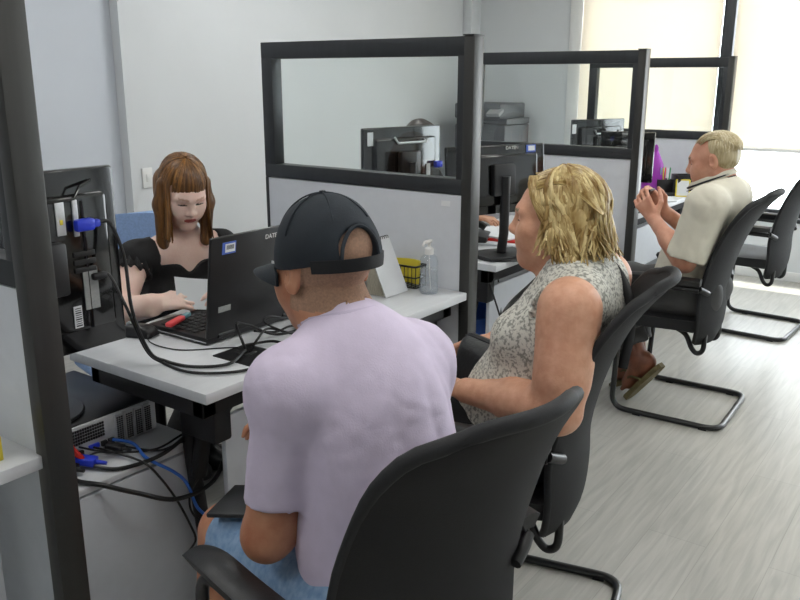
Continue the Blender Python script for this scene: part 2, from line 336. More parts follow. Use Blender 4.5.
# ---------------------------------------------------------------- monitors seen from behind
def monitor(name, label, loc, rz, W, Hh, zc, portrait=False, extras=True, tilt=0, base=(0, -.05), col=(0, -.065)):
    """back faces -y; zc = height of the panel centre above loc"""
    t = thing(name, label, 'monitor', loc, rz, None)
    R = Matrix.Rotation(tilt, 3, 'X'); T = lambda p: tuple(R @ Vector(p)+Vector((0, 0, zc)))
    def bx(b, c, s, bev=.004, mi=0): return b.box(T(c), s, R, bev, 2, mi)
    b = B(); bx(b, (0, 0, 0), (W, .022, Hh), .006); b.build('shell', M['gloss'], t)
    bx(B(), (0, .0115, 0), (W-.03, .002, Hh-.03), .0).build('screen', M['ink'], t)
    b = B()
    bx(b, (0, -.022, 0), (W*.78, .03, Hh*.74), .012)
    b.build('rear_housing', M['gloss'], t)
    b = B(); bx(b, (col[0], -.05, 0), (.11, .03, .13), .008)
    b.tube([(col[0], col[1], zc+.02), (col[0], col[1], .10), (base[0], base[1], .012)], .02, 12); b.build('stand_column', M['blk'], t)
    b = B(); b.lathe([(.0, .0), (.118, .0), (.122, .004), (.118, .009), (.05, .014), (.03, .018), (0, .018)], (base[0], base[1], 0), 36); b.build('stand_base', M['blk'], t)
    return t, T, R
t, T, R = monitor('computer_monitor', 'black upright monitor seen from behind, standing on the flat computer', (1.10, 1.83, .602), 0, .36, .462, .42, base=(-.02, .13), col=(-.055, .03))
T0 = T; T = lambda p: T0((p[0]-.03, p[1], p[2]-.005))
bx = lambda c, s, m, n, bev=.002: B().box(T(c), s, R, bev).build(n, m, t)
b = B()
for x0, x1, z in ((-.13, .13, .2), ): b.tube([T((-.10, -.038, .165)), T((.075, -.038, .165)), T((.095, -.038, .195)), T((.14, -.016, .205))], .004, 8)
b.tube([T((.095, -.037, .16)), T((.095, -.037, -.16))], .004, 8); b.build('rear_ridge', M['gloss'], t)
bx((.035, -.039, .125), (.024, .004, .085), M['silver'], 'port_plate'); bx((.035, -.042, .115), (.008, .003, .012), M['yellow'], 'port_cover', .001)
bx((.075, -.039, .12), (.014, .006, .09), M['silver'], 'connector_strip')
bx((.10, -.039, -.06), (.04, .003, .105), M['greylab'], 'rating_label', 0); bx((.056, -.039, -.125), (.022, .003, .055), M['label'], 'barcode_label', 0)
b = B()
for k in range(9): b.box(T((.056, -.041, -.147+.0055*k)), (.016, .002, .0018 if k % 3 else .003), R, 0)
b.build('barcode', M['ink'], t)
b = B()
for z in (.03, .01, -.01): b.box(T((.09, -.038, z)), (.06, .006, .013), R, .002)
b.build('vent_slats', M['ink'], t)
b = B(); b.box(T((.09, -.05, .103)), (.05, .022, .03), R, .006); b.box(T((.122, -.05, .103)), (.022, .016, .02), R, .006); b.build('video_plug', M['bluep'], t)
B().box(T((.118, -.05, -.03)), (.04, .016, .018), R, .005).build('power_plug', M['blk'], t)

# monitors on the other desks
t, T, R = monitor('computer_monitor', 'black tilted monitor on the desk behind the middle post, column stand visible', (3.035, 1.685, .74), math.radians(-24), .50, .285, .318, tilt=math.radians(-4))
R90 = Matrix.Rotation(math.radians(90), 3, 'X')
text('DATEN', .02, T((.075, -.0125, .128)), R @ R90, M['greytext'], t)
b = B(); b.box(T((.175, -.0125, .122)), (.05, .002, .03), R, 0); s = b.build('sticker', M['labelb'], t); B().box(T((.177, -.0138, .123)), (.034, .002, .02), R, 0).build('sticker_print', M['label'], s)
B().box((0, -.06, .012), (.24, .17, .012), None, .004).build('base_plate', M['blk'], t)
t, T, R = monitor('computer_monitor', 'black monitor with a pale handle bar seen through the near partition pane', (2.88, 2.06, .74), math.radians(-12), .44, .33, .365)
b = B(); b.tube([T((-.08, -.045, .125)), T((-.06, -.045, .10)), T((.10, -.045, .10)), T((.105, -.045, .115))], .005, 8); b.build('handle', M['silver'], t)
B().box(T((-.185, -.0125, .12)), (.03, .002, .055), R, .0).build('sticker', M['label'], t); B().box(T((.12, -.04, -.02)), (.022, .003, .05), R, 0).build('barcode_label', M['label'], t)
B().box(T((.17, -.05, .0)), (.04, .02, .028), R, .005).build('video_plug', M['bluep'], t)
t, T, R = monitor('computer_monitor', 'small black monitor seen through the pane of the second partition', (4.85, 2.0, .74), math.radians(-24), .42, .33, .325)
b = B(); b.tube([T((-.06, -.045, .10)), T((-.05, -.045, .08)), T((.14, -.045, .08)), T((.15, -.045, .10))], .005, 8); b.build('handle', M['silver'], t)
B().box(T((-.2, -.0125, .11)), (.03, .002, .055), R, .0).build('sticker', M['label'], t); B().box(T((.12, -.04, -.06)), (.03, .003, .05), R, 0).build('barcode_label', M['label'], t); B().box(T((.17, -.05, -.06)), (.04, .02, .03), R, .005).build('video_plug', M['bluep'], t)
t, T, R = monitor('computer_monitor', 'dark monitor seen nearly edge on behind the second partition post', (4.56, 1.70, .74), math.radians(-78), .30, .28, .30)

# ---------------------------------------------------------------- laptop
t = thing('laptop', 'open black laptop seen from behind, in front of the woman in black', 'laptop', (1.66, 1.712, .74))
W = .40
b = B(); b.box2((-W/2, .0, .004), (W/2, .255, .024), .004); b.build('base', M['blk'], t)
B().box2((-W/2-.0008, .003, .008), (W/2+.0008, .2558, .0115), .001).build('trim_line', M['silver'], t)
b = B()
for r in range(6):
    for k in range(15): b.box((-.175+.025*k, .075+.026*r, .0255), (.020, .021, .005), None, .002, 1)
b.build('keyboard', M['ink'], t)
tl = math.radians(8); Rl = Matrix.Rotation(tl, 3, 'X'); Tl = lambda p: tuple(Rl @ Vector(p)+Vector((0, .002, .02)))
b = B(); b.box(Tl((0, 0, .147)), (W, .011, .294), Rl, .004); lid = b.build('lid', M['lid'], t)
B().box(Tl((0, .0058, .15)), (W-.03, .001, .26), Rl, 0).build('screen', M['ink'], lid)
text('DATEN', .019, Tl((.035, -.006, .268)), Rl @ R90, M['greytext'], lid)
b = B(); b.box(Tl((-.135, -.006, .26)), (.05, .0012, .034), Rl, 0); s = b.build('sticker', M['labelb'], lid); B().box(Tl((-.132, -.007, .26)), (.036, .001, .024), Rl, 0).build('sticker_print', M['label'], lid)
b = B()
for k in range(7): b.box(Tl((-.144+.004*k, -.0078, .262)), (.0018, .0006, .012), Rl, 0)
b.build('sticker_bars', M['ink'], lid)
B().box(Tl((-.142, -.006, .082)), (.046, .0012, .017), Rl, 0).build('serial_label', M['greylab'], lid)
for x in (-.13, .13): B().cyl((x-.03, .0, .022), (x+.03, .0, .022), .008).build('hinge', M['blk'], t)
# ---------------------------------------------------------------- visitor chairs (local: faces +y, seat centre at origin)
PROF = catmull([(-.09, .335), (-.112, .40), (-.118, .48), (-.116, .57), (-.133, .67), (-.165, .78), (-.212, .888), (-.262, .962), (-.308, 1.012)], 6)
PROF = np.array([[0, a, b] for a, b in [tuple(p) for p in PROF]])[:, 1:]
def prof_at(v):
    s = v*(len(PROF)-1); i = min(int(s), len(PROF)-2); f = s-i; return PROF[i]*(1-f)+PROF[i+1]*f
def half_w(v):
    base = np.interp(v, [0, .12, .3, .6, .85, 1], [.15, .20, .217, .22, .208, .2])
    return base*(1-max(0, (v-.76)/.24)**2.4*.42)*(1-max(0, (.07-v)/.07)**2*.3)
def back_pt(u, v):
    y, z = prof_at(v); x = (2*u-1); hw = half_w(v)
    return (x*hw, y+.042*abs(x)**2.2-.02, z-.018*abs(x)**4*(v > .9)*(v-.9)/.1)
def make_chair(label, loc, rz):
    t = thing('visitor_chair', label, 'chair', loc, rz, 'black cantilever visitor chairs')
    R = .0125; P = []
    L = [(-.262, -.10, .612), (-.268, .215, .618), (-.252, .235, .05), (-.252, .235, R), (-.252, -.235, R), (.252, -.235, R), (.252, .235, R), (.252, .235, .05), (.268, .215, .618), (.262, -.10, .612)]
    L = [L[0], L[1], (-.252, .24, R), (-.25, -.235, R), (.25, -.235, R), (.252, .24, R), L[8], L[9]]
    b = B(); b.tube(fillet(L, .07, 8), R, 14); b.tube([(-.262, .226, .40), (-.2, .16, .405), (.2, .16, .405), (.262, .226, .40)], .011, 10); b.build('base_frame', M['tube'], t)
    for x in (-.25, .25):
        for y in (.12, -.17): B().box((x, y, .004), (.03, .035, .008), None, .002).build('floor_glide', M['blk'], t)
    def seat_pt(u, v):
        x = 2*u-1; y = -.125+.365*v; e = abs(x); fr = max(0, (v-.82)/.18)
        return (x*.228*(1-.16*(1-v)*(1-v)), y+.03*(1-v), .468-.012*e**4-.05*fr**2.2-.01*math.sin(v*math.pi)*(1-e*e))
    B().grid(lambda u, v: tuple(np.array(seat_pt(u, v))+(0, 0, -.022)), 21, 21, .05).build('seat', M['seat'], t)
    b = B(); b.box((0, .065, .412), (.36, .29, .03), None, .014, 3); b.build('seat_pan', M['blk'], t)
    B().grid(back_pt, 25, 33, .02).build('backrest', M['mesh'], t)
    bd = [back_pt(0, v) for v in np.linspace(0, 1, 26)]+[back_pt(u, 1) for u in np.linspace(.04, .96, 20)]+[back_pt(1, v) for v in np.linspace(1, 0, 26)]+[back_pt(u, 0) for u in np.linspace(.96, .04, 14)]
    bd.append(bd[0]); rr = [.010+.003*max(0, (p[2]-.85)/.15) for p in bd]
    B().tube(bd, rr, 10).build('back_frame', M['seat'], t)
    for s in (-1, 1):
        a = B(); a.grid(lambda u, v: (s*(.262+.006*math.sin(v*3))+(u-.5)*.052*(1-.25*abs(2*v-1)**4), -.105+.34*v, .648-.016*max(0, (v-.72)/.28)**2-.006*(2*u-1)**2), 9, 17, .03)
        a.build('armrest', M['vinyl'], t)
        k = B(); k.tube(catmull([(s*.262, -.10, .618), (s*.235, -.112, .605), (s*.20, -.122, .59)], 5), .013, 10); k.build('arm_bracket', M['blk'], t)
        k = B(); k.tube(catmull([(s*.13, .02, .402), (s*.13, -.03, .375), (s*.13, -.06, .318), (s*.13, -.085, .298), (s*.13, -.108, .315), (s*.13, -.112, .37), (s*.132, -.11, .44)], 6), .011, 10); k.build('back_bracket', M['blk'], t)
    return t
CH = [((1.060, .779, 0), math.radians(-13), 'black visitor chair of the man in the lavender shirt, nearest the camera'),
      ((1.852, .895, 0), math.radians(13), 'black visitor chair under the blonde woman in the patterned top'),
      ((3.685, 1.03, 0), math.radians(1.5), 'black visitor chair under the man in the cream polo shirt'),
      ((5.2, 1.06, 0), math.radians(-3), 'empty black visitor chair in front of the bright window')]
c0 = make_chair(CH[0][2], CH[0][0], CH[0][1])
for l, r, s in CH[1:]: dup(c0, l, r, s)
# the clerks' chairs
def office_chair(label, loc, rz, m):
    t = thing('office_chair', label, 'chair', loc, rz)
    b = B()
    for k in range(5):
        a = k*math.tau/5; b.tube([(0, 0, .09), (.28*math.cos(a), .28*math.sin(a), .065)], [.028, .016], 8)
    b.cyl((0, 0, .06), (0, 0, .42), .028); b.build('base', M['steel'], t)
    for k in range(5):
        a = k*math.tau/5; B().cyl((.28*math.cos(a), .28*math.sin(a)-.012, .03), (.28*math.cos(a), .28*math.sin(a)+.012, .03), .03).build('caster', M['blk'], t)
    B().box((0, .02, .445), (.47, .46, .07), None, .03, 4).build('seat', m, t)
    B().grid(lambda u, v: ((2*u-1)*(.235-.05*max(0, (v-.6)/.4)**2-.02*(1-v)), -.26-.06*v+.04*(2*u-1)**2, .54+.41*v), 15, 13, .055).build('backrest', m, t)
    B().tube(fillet([(0, -.05, .40), (0, -.30, .40), (0, -.31, .62)], .06), .018, 10).build('back_bar', M['steel'], t)
    return t
office_chair('blue office chair behind the woman in the black dress', (1.84, 2.46, 0), math.radians(166), M['bluechair'])
office_chair('grey office chair of the dark haired clerk behind the monitor', (3.56, 2.62, 0), math.radians(178), M['seat'])

# ---------------------------------------------------------------- signed-distance sculpting
class SDF:
    def __init__(s, xs, ys, zs): s.a = [np.asarray(q, dtype=np.float32) for q in (xs, ys, zs)]; s.D = np.full([len(q) for q in s.a], 1.0, np.float32)
    def win(s, lo, hi):
        r = []
        for q, l, h in zip(s.a, lo, hi):
            i, j = np.searchsorted(q, l), np.searchsorted(q, h); i, j = max(0, i-1), min(len(q), j+1)
            if j-i < 2: return None
            r.append(slice(i, j))
        return tuple(r)
    def prim(s, p, infl=0.):
        kind, g, k, op, cut = p; mg = k+.03+infl
        if kind == 'rc':
            a, b, r1, r2 = g; rr = max(r1, r2)+mg; lo, hi = np.minimum(a, b)-rr, np.maximum(a, b)+rr
        elif kind == 'el':
            c, r, R = g; e = np.abs(R) @ r; lo, hi = c-e-mg, c+e+mg
        W = s.win(lo, hi)
        if W is None: return
        X, Y, Z = s.a[0][W[0]][:, None, None], s.a[1][W[1]][None, :, None], s.a[2][W[2]][None, None, :]
        if kind == 'rc':
            ab = b-a; L = max(float(ab @ ab), 1e-9)
            t = np.clip(((X-a[0])*ab[0]+(Y-a[1])*ab[1]+(Z-a[2])*ab[2])/L, 0, 1)
            d = np.sqrt((X-a[0]-t*ab[0])**2+(Y-a[1]-t*ab[1])**2+(Z-a[2]-t*ab[2])**2)-(r1+(r2-r1)*t)
        else:
            dx, dy, dz = X-c[0], Y-c[1], Z-c[2]
            q = [dx*R[0, i]+dy*R[1, i]+dz*R[2, i] for i in range(3)]
            r_ = r+infl; k0 = np.sqrt(sum((q[i]/r_[i])**2 for i in range(3))); k1 = np.sqrt(sum((q[i]/r_[i]**2)**2 for i in range(3)))+1e-6
            d = k0*(k0-1)/k1
        if kind == 'rc': d = d-infl
        if cut is not None:
            for cp, cn in cut: d = np.maximum(d, (X-cp[0])*cn[0]+(Y-cp[1])*cn[1]+(Z-cp[2])*cn[2])
        D = s.D[W]
        if op == 'u':
            if k > 0: h = np.maximum(k-np.abs(D-d), 0)/k; s.D[W] = np.minimum(D, d)-h*h*k*.25
            else: s.D[W] = np.minimum(D, d)
        else:
            d = -d
            if k > 0: h = np.maximum(k-np.abs(D-d), 0)/k; s.D[W] = np.maximum(D, d)+h*h*k*.25
            else: s.D[W] = np.maximum(D, d)
    def grid(s): return s.a[0][:, None, None], s.a[1][None, :, None], s.a[2][None, None, :]
    def nets(s):
        D = s.D; n = D < 0; xs, ys, zs = s.a
        c = np.zeros([d-1 for d in D.shape], np.int8)
        for i in (0, 1):
            for j in (0, 1):
                for k in (0, 1): c += n[i:D.shape[0]-1+i, j:D.shape[1]-1+j, k:D.shape[2]-1+k]
        I, J, K = np.nonzero((c > 0) & (c < 8)); N = len(I)
        idx = np.full(c.shape, -1, np.int64); idx[I, J, K] = np.arange(N)
        cor = [(i, j, k) for i in (0, 1) for j in (0, 1) for k in (0, 1)]
        val = {q: D[I+q[0], J+q[1], K+q[2]] for q in cor}
        S = np.zeros((N, 3)); ct = np.zeros(N)
        for a in cor:
            for ax in range(3):
                if a[ax] == 0:
                    b = list(a); b[ax] = 1; b = tuple(b); va, vb = val[a], val[b]; mk = (va < 0) != (vb < 0)
                    t = np.where(mk, va/np.where(mk, va-vb, 1), 0); p = np.zeros((N, 3)); p[:] = a; p[:, ax] = t
                    S += p*mk[:, None]; ct += mk
        S /= ct[:, None]
        V = np.stack([xs[I]+(xs[I+1]-xs[I])*S[:, 0], ys[J]+(ys[J+1]-ys[J])*S[:, 1], zs[K]+(zs[K+1]-zs[K])*S[:, 2]], 1)
        F = []
        for ax in range(3):
            o = [(1, 2), (2, 0), (0, 1)][ax]
            sl0 = [slice(1, -1)]*3; sl0[ax] = slice(0, -1); sl1 = list(sl0); sl1[ax] = slice(1, None)
            A, Bb = n[tuple(sl0)], n[tuple(sl1)]; e = np.nonzero(A != Bb); sg = A[e]
            p = [e[q]+(0 if q == ax else 1) for q in range(3)]
            def cell(du, dv):
                q = list(p); q[o[0]] = q[o[0]]-du; q[o[1]] = q[o[1]]-dv; return idx[q[0], q[1], q[2]]
            Q = np.stack([cell(1, 1), cell(0, 1), cell(0, 0), cell(1, 0)], 1)
            Q[~sg] = Q[~sg][:, ::-1]; F.append(Q)
        return V, np.concatenate(F)
def axis(lo, hi, step, fine=()):
    out = [lo]
    while out[-1] < hi:
        p = out[-1]; st = step
        for a, b, f in fine:
            if a-1e-6 <= p < b: st = min(st, f)
            elif p < a < p+st: st = max(a-p, f*.5)
        out.append(p+st)
    return np.array(out)
I3 = np.eye(3)
def rc(a, b, r1, r2=None, k=.02, op='u', cut=None): return ('rc', (vec(a), vec(b), r1, r1 if r2 is None else r2), k, op, cut)
def el(c, r, R=I3, k=.02, op='u', cut=None): return ('el', (vec(c), vec(r), R), k, op, cut)
def frame(f, u0=(0, 0, 1)):
    f = unit(f); r = unit(np.cross(f, u0)); return np.stack([r, f, np.cross(r, f)], 1)
def sculpt(prims, box, step, fine=((), (), ()), infl=0, wr=None, carve=None):
    S = SDF(*[axis(box[0][i], box[1][i], step, fine[i]) for i in range(3)])
    for p in prims: S.prim(p, infl)
    if wr is not None: S.D += wr(*S.grid()).astype(np.float32)
    if carve is not None: S.D = np.maximum(S.D, carve(*S.grid()).astype(np.float32))
    return S.nets()
def folds(amp, f, seed=0):
    rg = np.random.RandomState(seed); ds = [unit(rg.normal(size=3)*np.array([1, 1, .45])) for _ in range(4)]; ph = rg.uniform(0, 6, 4); w2 = [unit(rg.normal(size=3)) for _ in range(4)]
    def g(X, Y, Z):
        s = 0
        for i in range(4):
            q = ds[i]; e = w2[i]; s = s+np.sin((X*q[0]+Y*q[1]+Z*q[2])*f*(.7+.3*i)+ph[i]+1.6*np.sin((X*e[0]+Y*e[1]+Z*e[2])*f*.33+ph[i]))*(1/(1+.5*i))
        return amp*s/2
    return g
def creases(amp, f, seed=0, neck=None):
    g0 = folds(2., f, seed); g1 = folds(2., f*2.1, seed+50)
    def g(X, Y, Z):
        v = amp*(.75-np.abs(g0(X, Y, Z*.6))**.75)+amp*.35*(.7-np.abs(g1(X, Y, Z)))
        if neck is not None: v = v*np.clip(np.sqrt((X-neck[0])**2+(Y-neck[1])**2+(Z-neck[2])**2)/.12-.7, 0, 1)
        return v
    return g
def neck_ring(a, b, z, r, tilt=0, fwd=(0, 1, 0), sq=1.0, off=(0, 0)):
    a, b = vec(a), vec(b); t = (z-a[2])/(b[2]-a[2]); p = a+(b-a)*t; f = unit(fwd); f[2] = 0; f = unit(f); r_ = np.cross(f, (0, 0, 1))
    p = p+f*off[0]+np.array([0, 0, off[1]])
    return [p+r_*r*math.sin(q)+f*r*sq*math.cos(q)+np.array([0, 0, -tilt*math.cos(q)]) for q in np.linspace(0, math.tau, 49)]
def mesh_obj(name, VF, m, parent, off, zone=None):
    V, F = VF; fm = None
    if zone is not None: fm = zone(V[F].mean(1))
    return link(name, V, F.tolist(), m, parent, True, off, fm)

def head_prims(c, R, s=1.0, jaw=1., nose=1., sock=1., lips=1.):
    T = lambda x, y, z: vec(c)+s*(R @ np.array([x, y, z])); P = []
    def E(p, r, k=.02, op='u', rot=None): P.append(el(T(*p), s*vec(r), R if rot is None else R @ rot, k*s, op))
    def K(a, b, r1, r2=None, k=.02, op='u'): P.append(rc(T(*a), T(*b), r1*s, (r2 or r1)*s, k*s, op))
    E((0, -.015, .035), (.073, .094, .082), .0); E((0, .028, -.01), (.060, .064, .075), .04); E((0, .035, -.055), (.047*jaw, .052, .055), .04)
    K((-.046*jaw, -.005, -.062), (-.014, .068, -.098), .017, .014, .035); K((.046*jaw, -.005, -.062), (.014, .068, -.098), .017, .014, .035)
    E((0, .073, -.098), (.020, .016, .017), .025)
    for q in (-1, 1):
        E((q*.040, .058, -.022), (.024, .022, .018), .03); E((q*.03, .07, -.05), (.02, .018, .02), .03)
        K((q*.012, .086, .024), (q*.045, .070, .022), .010, .009, .022)
        E((q*.031, .092+.005*(1-sock), .006), (.017, .012, .0105*(.5+.5*sock)), .014, 's'); E((q*.031, .0735, .005), (.0145, .0125, .0125), .006)
        E((q*.0115, .100, -.031), (.0085, .010, .0075), .008)
        E((q*.077, -.012, -.004), (.008, .018, .031), .010, 'u', np.array(Matrix.Rotation(-q*.35, 3, 'Z'))); E((q*.084, -.006, .002), (.006, .009, .017), .006, 's')
    K((0, .086, .016), (0, .107, -.022), .0085*nose, .0105*nose, .012); E((0, .109, -.025), (.0115*nose, .010, .010), .008)
    E((0, .083, -.056), (.024, .013, .014), .015)
    K((-.019, .086, -.0565), (0, .0945+.001*(lips-1), -.0545), .0052*lips, .0062*lips, .007); K((.019, .086, -.0565), (0, .0945+.001*(lips-1), -.0545), .0052*lips, .0062*lips, .007)
    K((-.016, .086, -.065), (.016, .086, -.065), .0066*lips, None, .008); K((-.022, .0935, -.0598), (.022, .0935, -.0598), .0016, None, .004, 's')
    return P
def face_zone(c, R, s, extra=None):
    """0 skin, 1 lips, 2 brows, 3 lashes / eye line"""
    def z(Cn):
        q = (Cn-vec(c)) @ R/s; x, y, zz = np.abs(q[:, 0]), q[:, 1], q[:, 2]; o = np.zeros(len(Cn), np.int32)
        o[(y > .075) & ((x/.0225)**2+((zz+.0605)/.0105)**2 < 1)] = 1
        zb = .0275-.06*(x-.03)**2/.03
        o[(y > .055) & (x > .013) & (x < .047) & (np.abs(zz-zb) < .0038)] = 2
        o[(y > .06) & (np.abs(x-.031) < .0155) & (np.abs(zz-(.0005+.0)) < .0022)] = 3
        if extra is not None: extra(q, o, Cn)
        return o
    return z
def hand_prims(wr, d, n, side, curl=(.35, .5, .35), s=1., spread=.06, thumb=(.6, .75, .3), rad=1.):
    d, n = unit(d), unit(n); n = unit(n-d*np.dot(n, d)); t = np.cross(d, n)*side; P = []; wr = vec(wr)
    for o in (.03, .011, -.009, -.027): P.append(rc(wr+d*.012*s+t*o*.55*s, wr+d*.088*s+t*o*s, .0125*s, .0105*s, .012))
    for i, (o, ln) in enumerate(((.031, .95), (.011, 1.06), (-.010, .97), (-.029, .78))):
        p = wr+d*.090*s+t*o*s; ang = 0; dd = unit(d+t*o/.03*spread)
        cu = [curl[0]*(1+.12*i), curl[1]*(1+.08*i), curl[2]]
        for j, L in enumerate((.043, .027, .021)):
            ang += cu[j]; v = dd*math.cos(ang)+n*math.sin(ang); q = p+v*L*ln*s
            P.append(rc(p, q, (.0088-.0009*j)*s*rad, (.0082-.0010*j)*s*rad, .0045)); p = q
    b = wr+d*.022*s+t*.024*s+n*.006*s; v = unit(d*thumb[0]+t*thumb[1]+n*thumb[2]); q = b+v*.045*s; P.append(rc(b, q, .0145*s, .0105*s, .012))
    v2 = unit(d*(thumb[0]+.35)+t*(thumb[1]-.4)+n*(thumb[2]+.1)); q2 = q+v2*.031*s; P.append(rc(q, q2, .0105*s, .0095*s, .005))
    v3 = unit(v2+d*.2-t*.1); P.append(rc(q2, q2+v3*.024*s, .0094*s, .0075*s, .005)); return P
def foot_prims(an, d, s=1., pitch=0):
    d = unit(d); u = np.cross(np.cross(d, (0, 0, 1)), d); t = np.cross(d, u); an = vec(an); P = []
    he = an-d*.035*s-u*.045*s
    P.append(rc(he, he+d*.015*s, .032*s, .03*s, .03)); P.append(rc(he+d*.02*s, an+d*.13*s-u*.055*s, .036*s, .026*s, .03)); P.append(rc(an, an+d*.11*s-u*.045*s, .036*s, .022*s, .04))
    for i in range(5):
        o = (-.032+.016*i)*s; L = (.028-.004*abs(i-1.2))*s; b = an+d*(.14-.006*max(0, i-1))*s+t*o-u*.060*s; P.append(rc(b, b+d*L, (.0115 if i == 0 else .0085)*s, (.010 if i == 0 else .0072)*s, .006))
    return P
def torso_prims(J, q):
    r = unit(J['SR']-J['SL']); P = []
    def fr(a, b): u = unit(vec(b)-vec(a)); f = unit(np.cross(u, r)); rr = np.cross(f, u); return np.stack([rr, f, u], 1)
    F1, F2 = fr(J['P'], J['M']), fr(J['M'], J['Cc'])
    P.append(el(J['P'], q['hip'], F1, 0)); P.append(el(J['M'], q['waist'], F2, .07)); P.append(el(J['Cc'], q['chest'], F2, .07))
    for sh in ('SL', 'SR'): P.append(rc(J['N']-np.array([0, 0, .025]), J[sh], q.get('trap', .05), q['sh'], .05)); P.append(el(J[sh], [q['sh']]*3, I3, .04))
    for e in q.get('bust', ()): P.append(el(vec(J['Cc'])+F2 @ vec(e[0]), e[1], F2, .03))
    for e in q.get('belly', ()): P.append(el(vec(J['M'])+F2 @ vec(e[0]), e[1], F2, .06))
    return P, F2
def arm_prims(S, E, W, ra, re, rw, k=.03):
    S, E, W = vec(S), vec(E), vec(W); f = unit(W-E)
    return [rc(S, E, ra, re, k), rc(E, W, re, rw, .02), rc(E+f*.03, E+f*.13, re*.98, re*.9, .03)]
def leg_prims(Hh, K, A, rh, rk, ra):
    Hh, K, A = vec(Hh), vec(K), vec(A); g = unit(A-K); b = np.array([0, -1, 0.])*.015
    return [rc(Hh, K, rh, rk, .05), rc(K, A, rk*.92, ra, .03), rc(K+g*.07, K+g*.2, rk*.85, rk*.75, .04)]
def bbox(prims, mg=.04):
    lo = np.full(3, 9.); hi = np.full(3, -9.)
    for p in prims:
        if p[0] == 'rc': a, b, r1, r2 = p[1]; rr = max(r1, r2); l, h = np.minimum(a, b)-rr, np.maximum(a, b)+rr
        else: c, r, R = p[1]; e = np.abs(R) @ r; l, h = c-e, c+e
        lo, hi = np.minimum(lo, l), np.maximum(hi, h)
    return lo-mg, hi+mg
def fine_around(pts, r, st):
    return tuple(tuple((p[i]-q[i], p[i]+q[i], f) for p, q, f in zip(pts, r, st)) for i in range(3))
def strands(b, base, dirs): pass
def skin(name, rgb, rgb2, rough=.5, sc_=18): return mat(name, rgb, rough, var=0, rgb2=rgb2, vscale=sc_, bump=.10, bscale=160, sss=.12, detail=6, thresh=(.32, .68))

def shoes(person_o, pairs, m, base, s=1.0):
    for a, d in pairs:
        fp = foot_prims(a, d, s)[:3]; floor_cut = 0.004
        P = [(k, g, kk, op, [(np.array([0, 0, .003]), np.array([0, 0, -1.])), (np.array([0, 0, .085]), np.array([0, 0, 1.]))]) for k, g, kk, op, c in fp]
        d_ = unit(d); P.append(rc(vec(a)+d_*.10*s-np.array([0, 0, .058*s]), vec(a)+d_*.17*s-np.array([0, 0, .062*s]), .036*s, .028*s, .03, cut=[(np.array([0, 0, .003]), np.array([0, 0, -1.]))]))
        mesh_obj('shoe', sculpt(P, bbox(P), .006, infl=.008), m, person_o, base)
# ---------------------------------------------------------------- people
LIP = mat('lips', (176, 84, 78), .4, var=.05); LIPD = mat('lips_tan', (158, 98, 84), .45, var=.05); BROWD = mat('brow_brown', (150, 112, 90), .8, var=.1); BROWG = mat('brow_grey', (150, 130, 105), .8, var=.1); LASH = mat('lash_line', (52, 36, 30), .6, var=.1); NAIL = mat('dark_nail_polish', (60, 24, 30), .2, var=.1)
def hair_mat(name, a, b, st=(14, 14, 1.2), sc_=6, rough=.42):
    a, b = np.array(a, float), np.array(b, float)
    def one(k, p, q): return mat(name+k, tuple(a+(b-a)*p), rough, rgb2=tuple(a+(b-a)*q), vscale=sc_, stretch=st, bump=.15, bscale=14, detail=5, thresh=(.35, .65))
    return [one('', .1, .75), one('_light', .6, 1.1), one('_dark', -.1, .4)]
CAPE = (np.array([0, -.012, .033]), np.array([.0785, .1, .0885]))
def cap_pt(th, ph, k=1.0): e, r = CAPE; return e+k*r*np.array([math.sin(th)*math.sin(ph), math.sin(th)*math.cos(ph), math.cos(th)])
def lock(b, c, R, s, ph, th0, th1, drop, flare=0, wave=0, wf=9, r0=.006, r1=.003, k=1.03, side=0, seg=6, flat=(1.5, .7), tw=0):
    pts = []; n = 8
    for i in range(n):
        th = th0+(th1-th0)*i/(n-1); pts.append(vec(c)+s*(R @ cap_pt(th, ph+tw*i/n, k)))
    out = unit((R @ np.array([math.sin(ph), math.cos(ph), 0]))*np.array([1, 1, 0])); tn = np.array([-out[1], out[0], 0])
    if drop > 0:
        p0 = pts[-1]; v0 = unit(pts[-1]-pts[-2]); m_ = max(4, int(drop/.016))
        for i in range(1, m_+1):
            t = i/m_; L = drop*t; d = v0*(1-min(1, t*2.2))*.03*min(1, t*2.2)
            pts.append(p0+d+np.array([0, 0, -L])+out*flare*t*t*drop+tn*side*L)
    q = []
    for i, p in enumerate(pts):
        t = i/(len(pts)-1); a = wave*min(1, t*1.6); q.append(p+a*(out*math.sin(t*wf+ph*7)*.7+tn*math.sin(t*wf*1.1+ph*13)))
    N_ = len(q); rr = [r0*(.55+.45*min(1, i/2)) if i < N_*.6 else r0+(r1-r0)*((i/(N_-1)-.6)/.4) for i in range(N_)]
    b.tube(q, rr, seg, flat, mi=random.choice((0, 0, 1, 2)))
def person(label, base, rz=0): return thing('person', label, 'person', base)

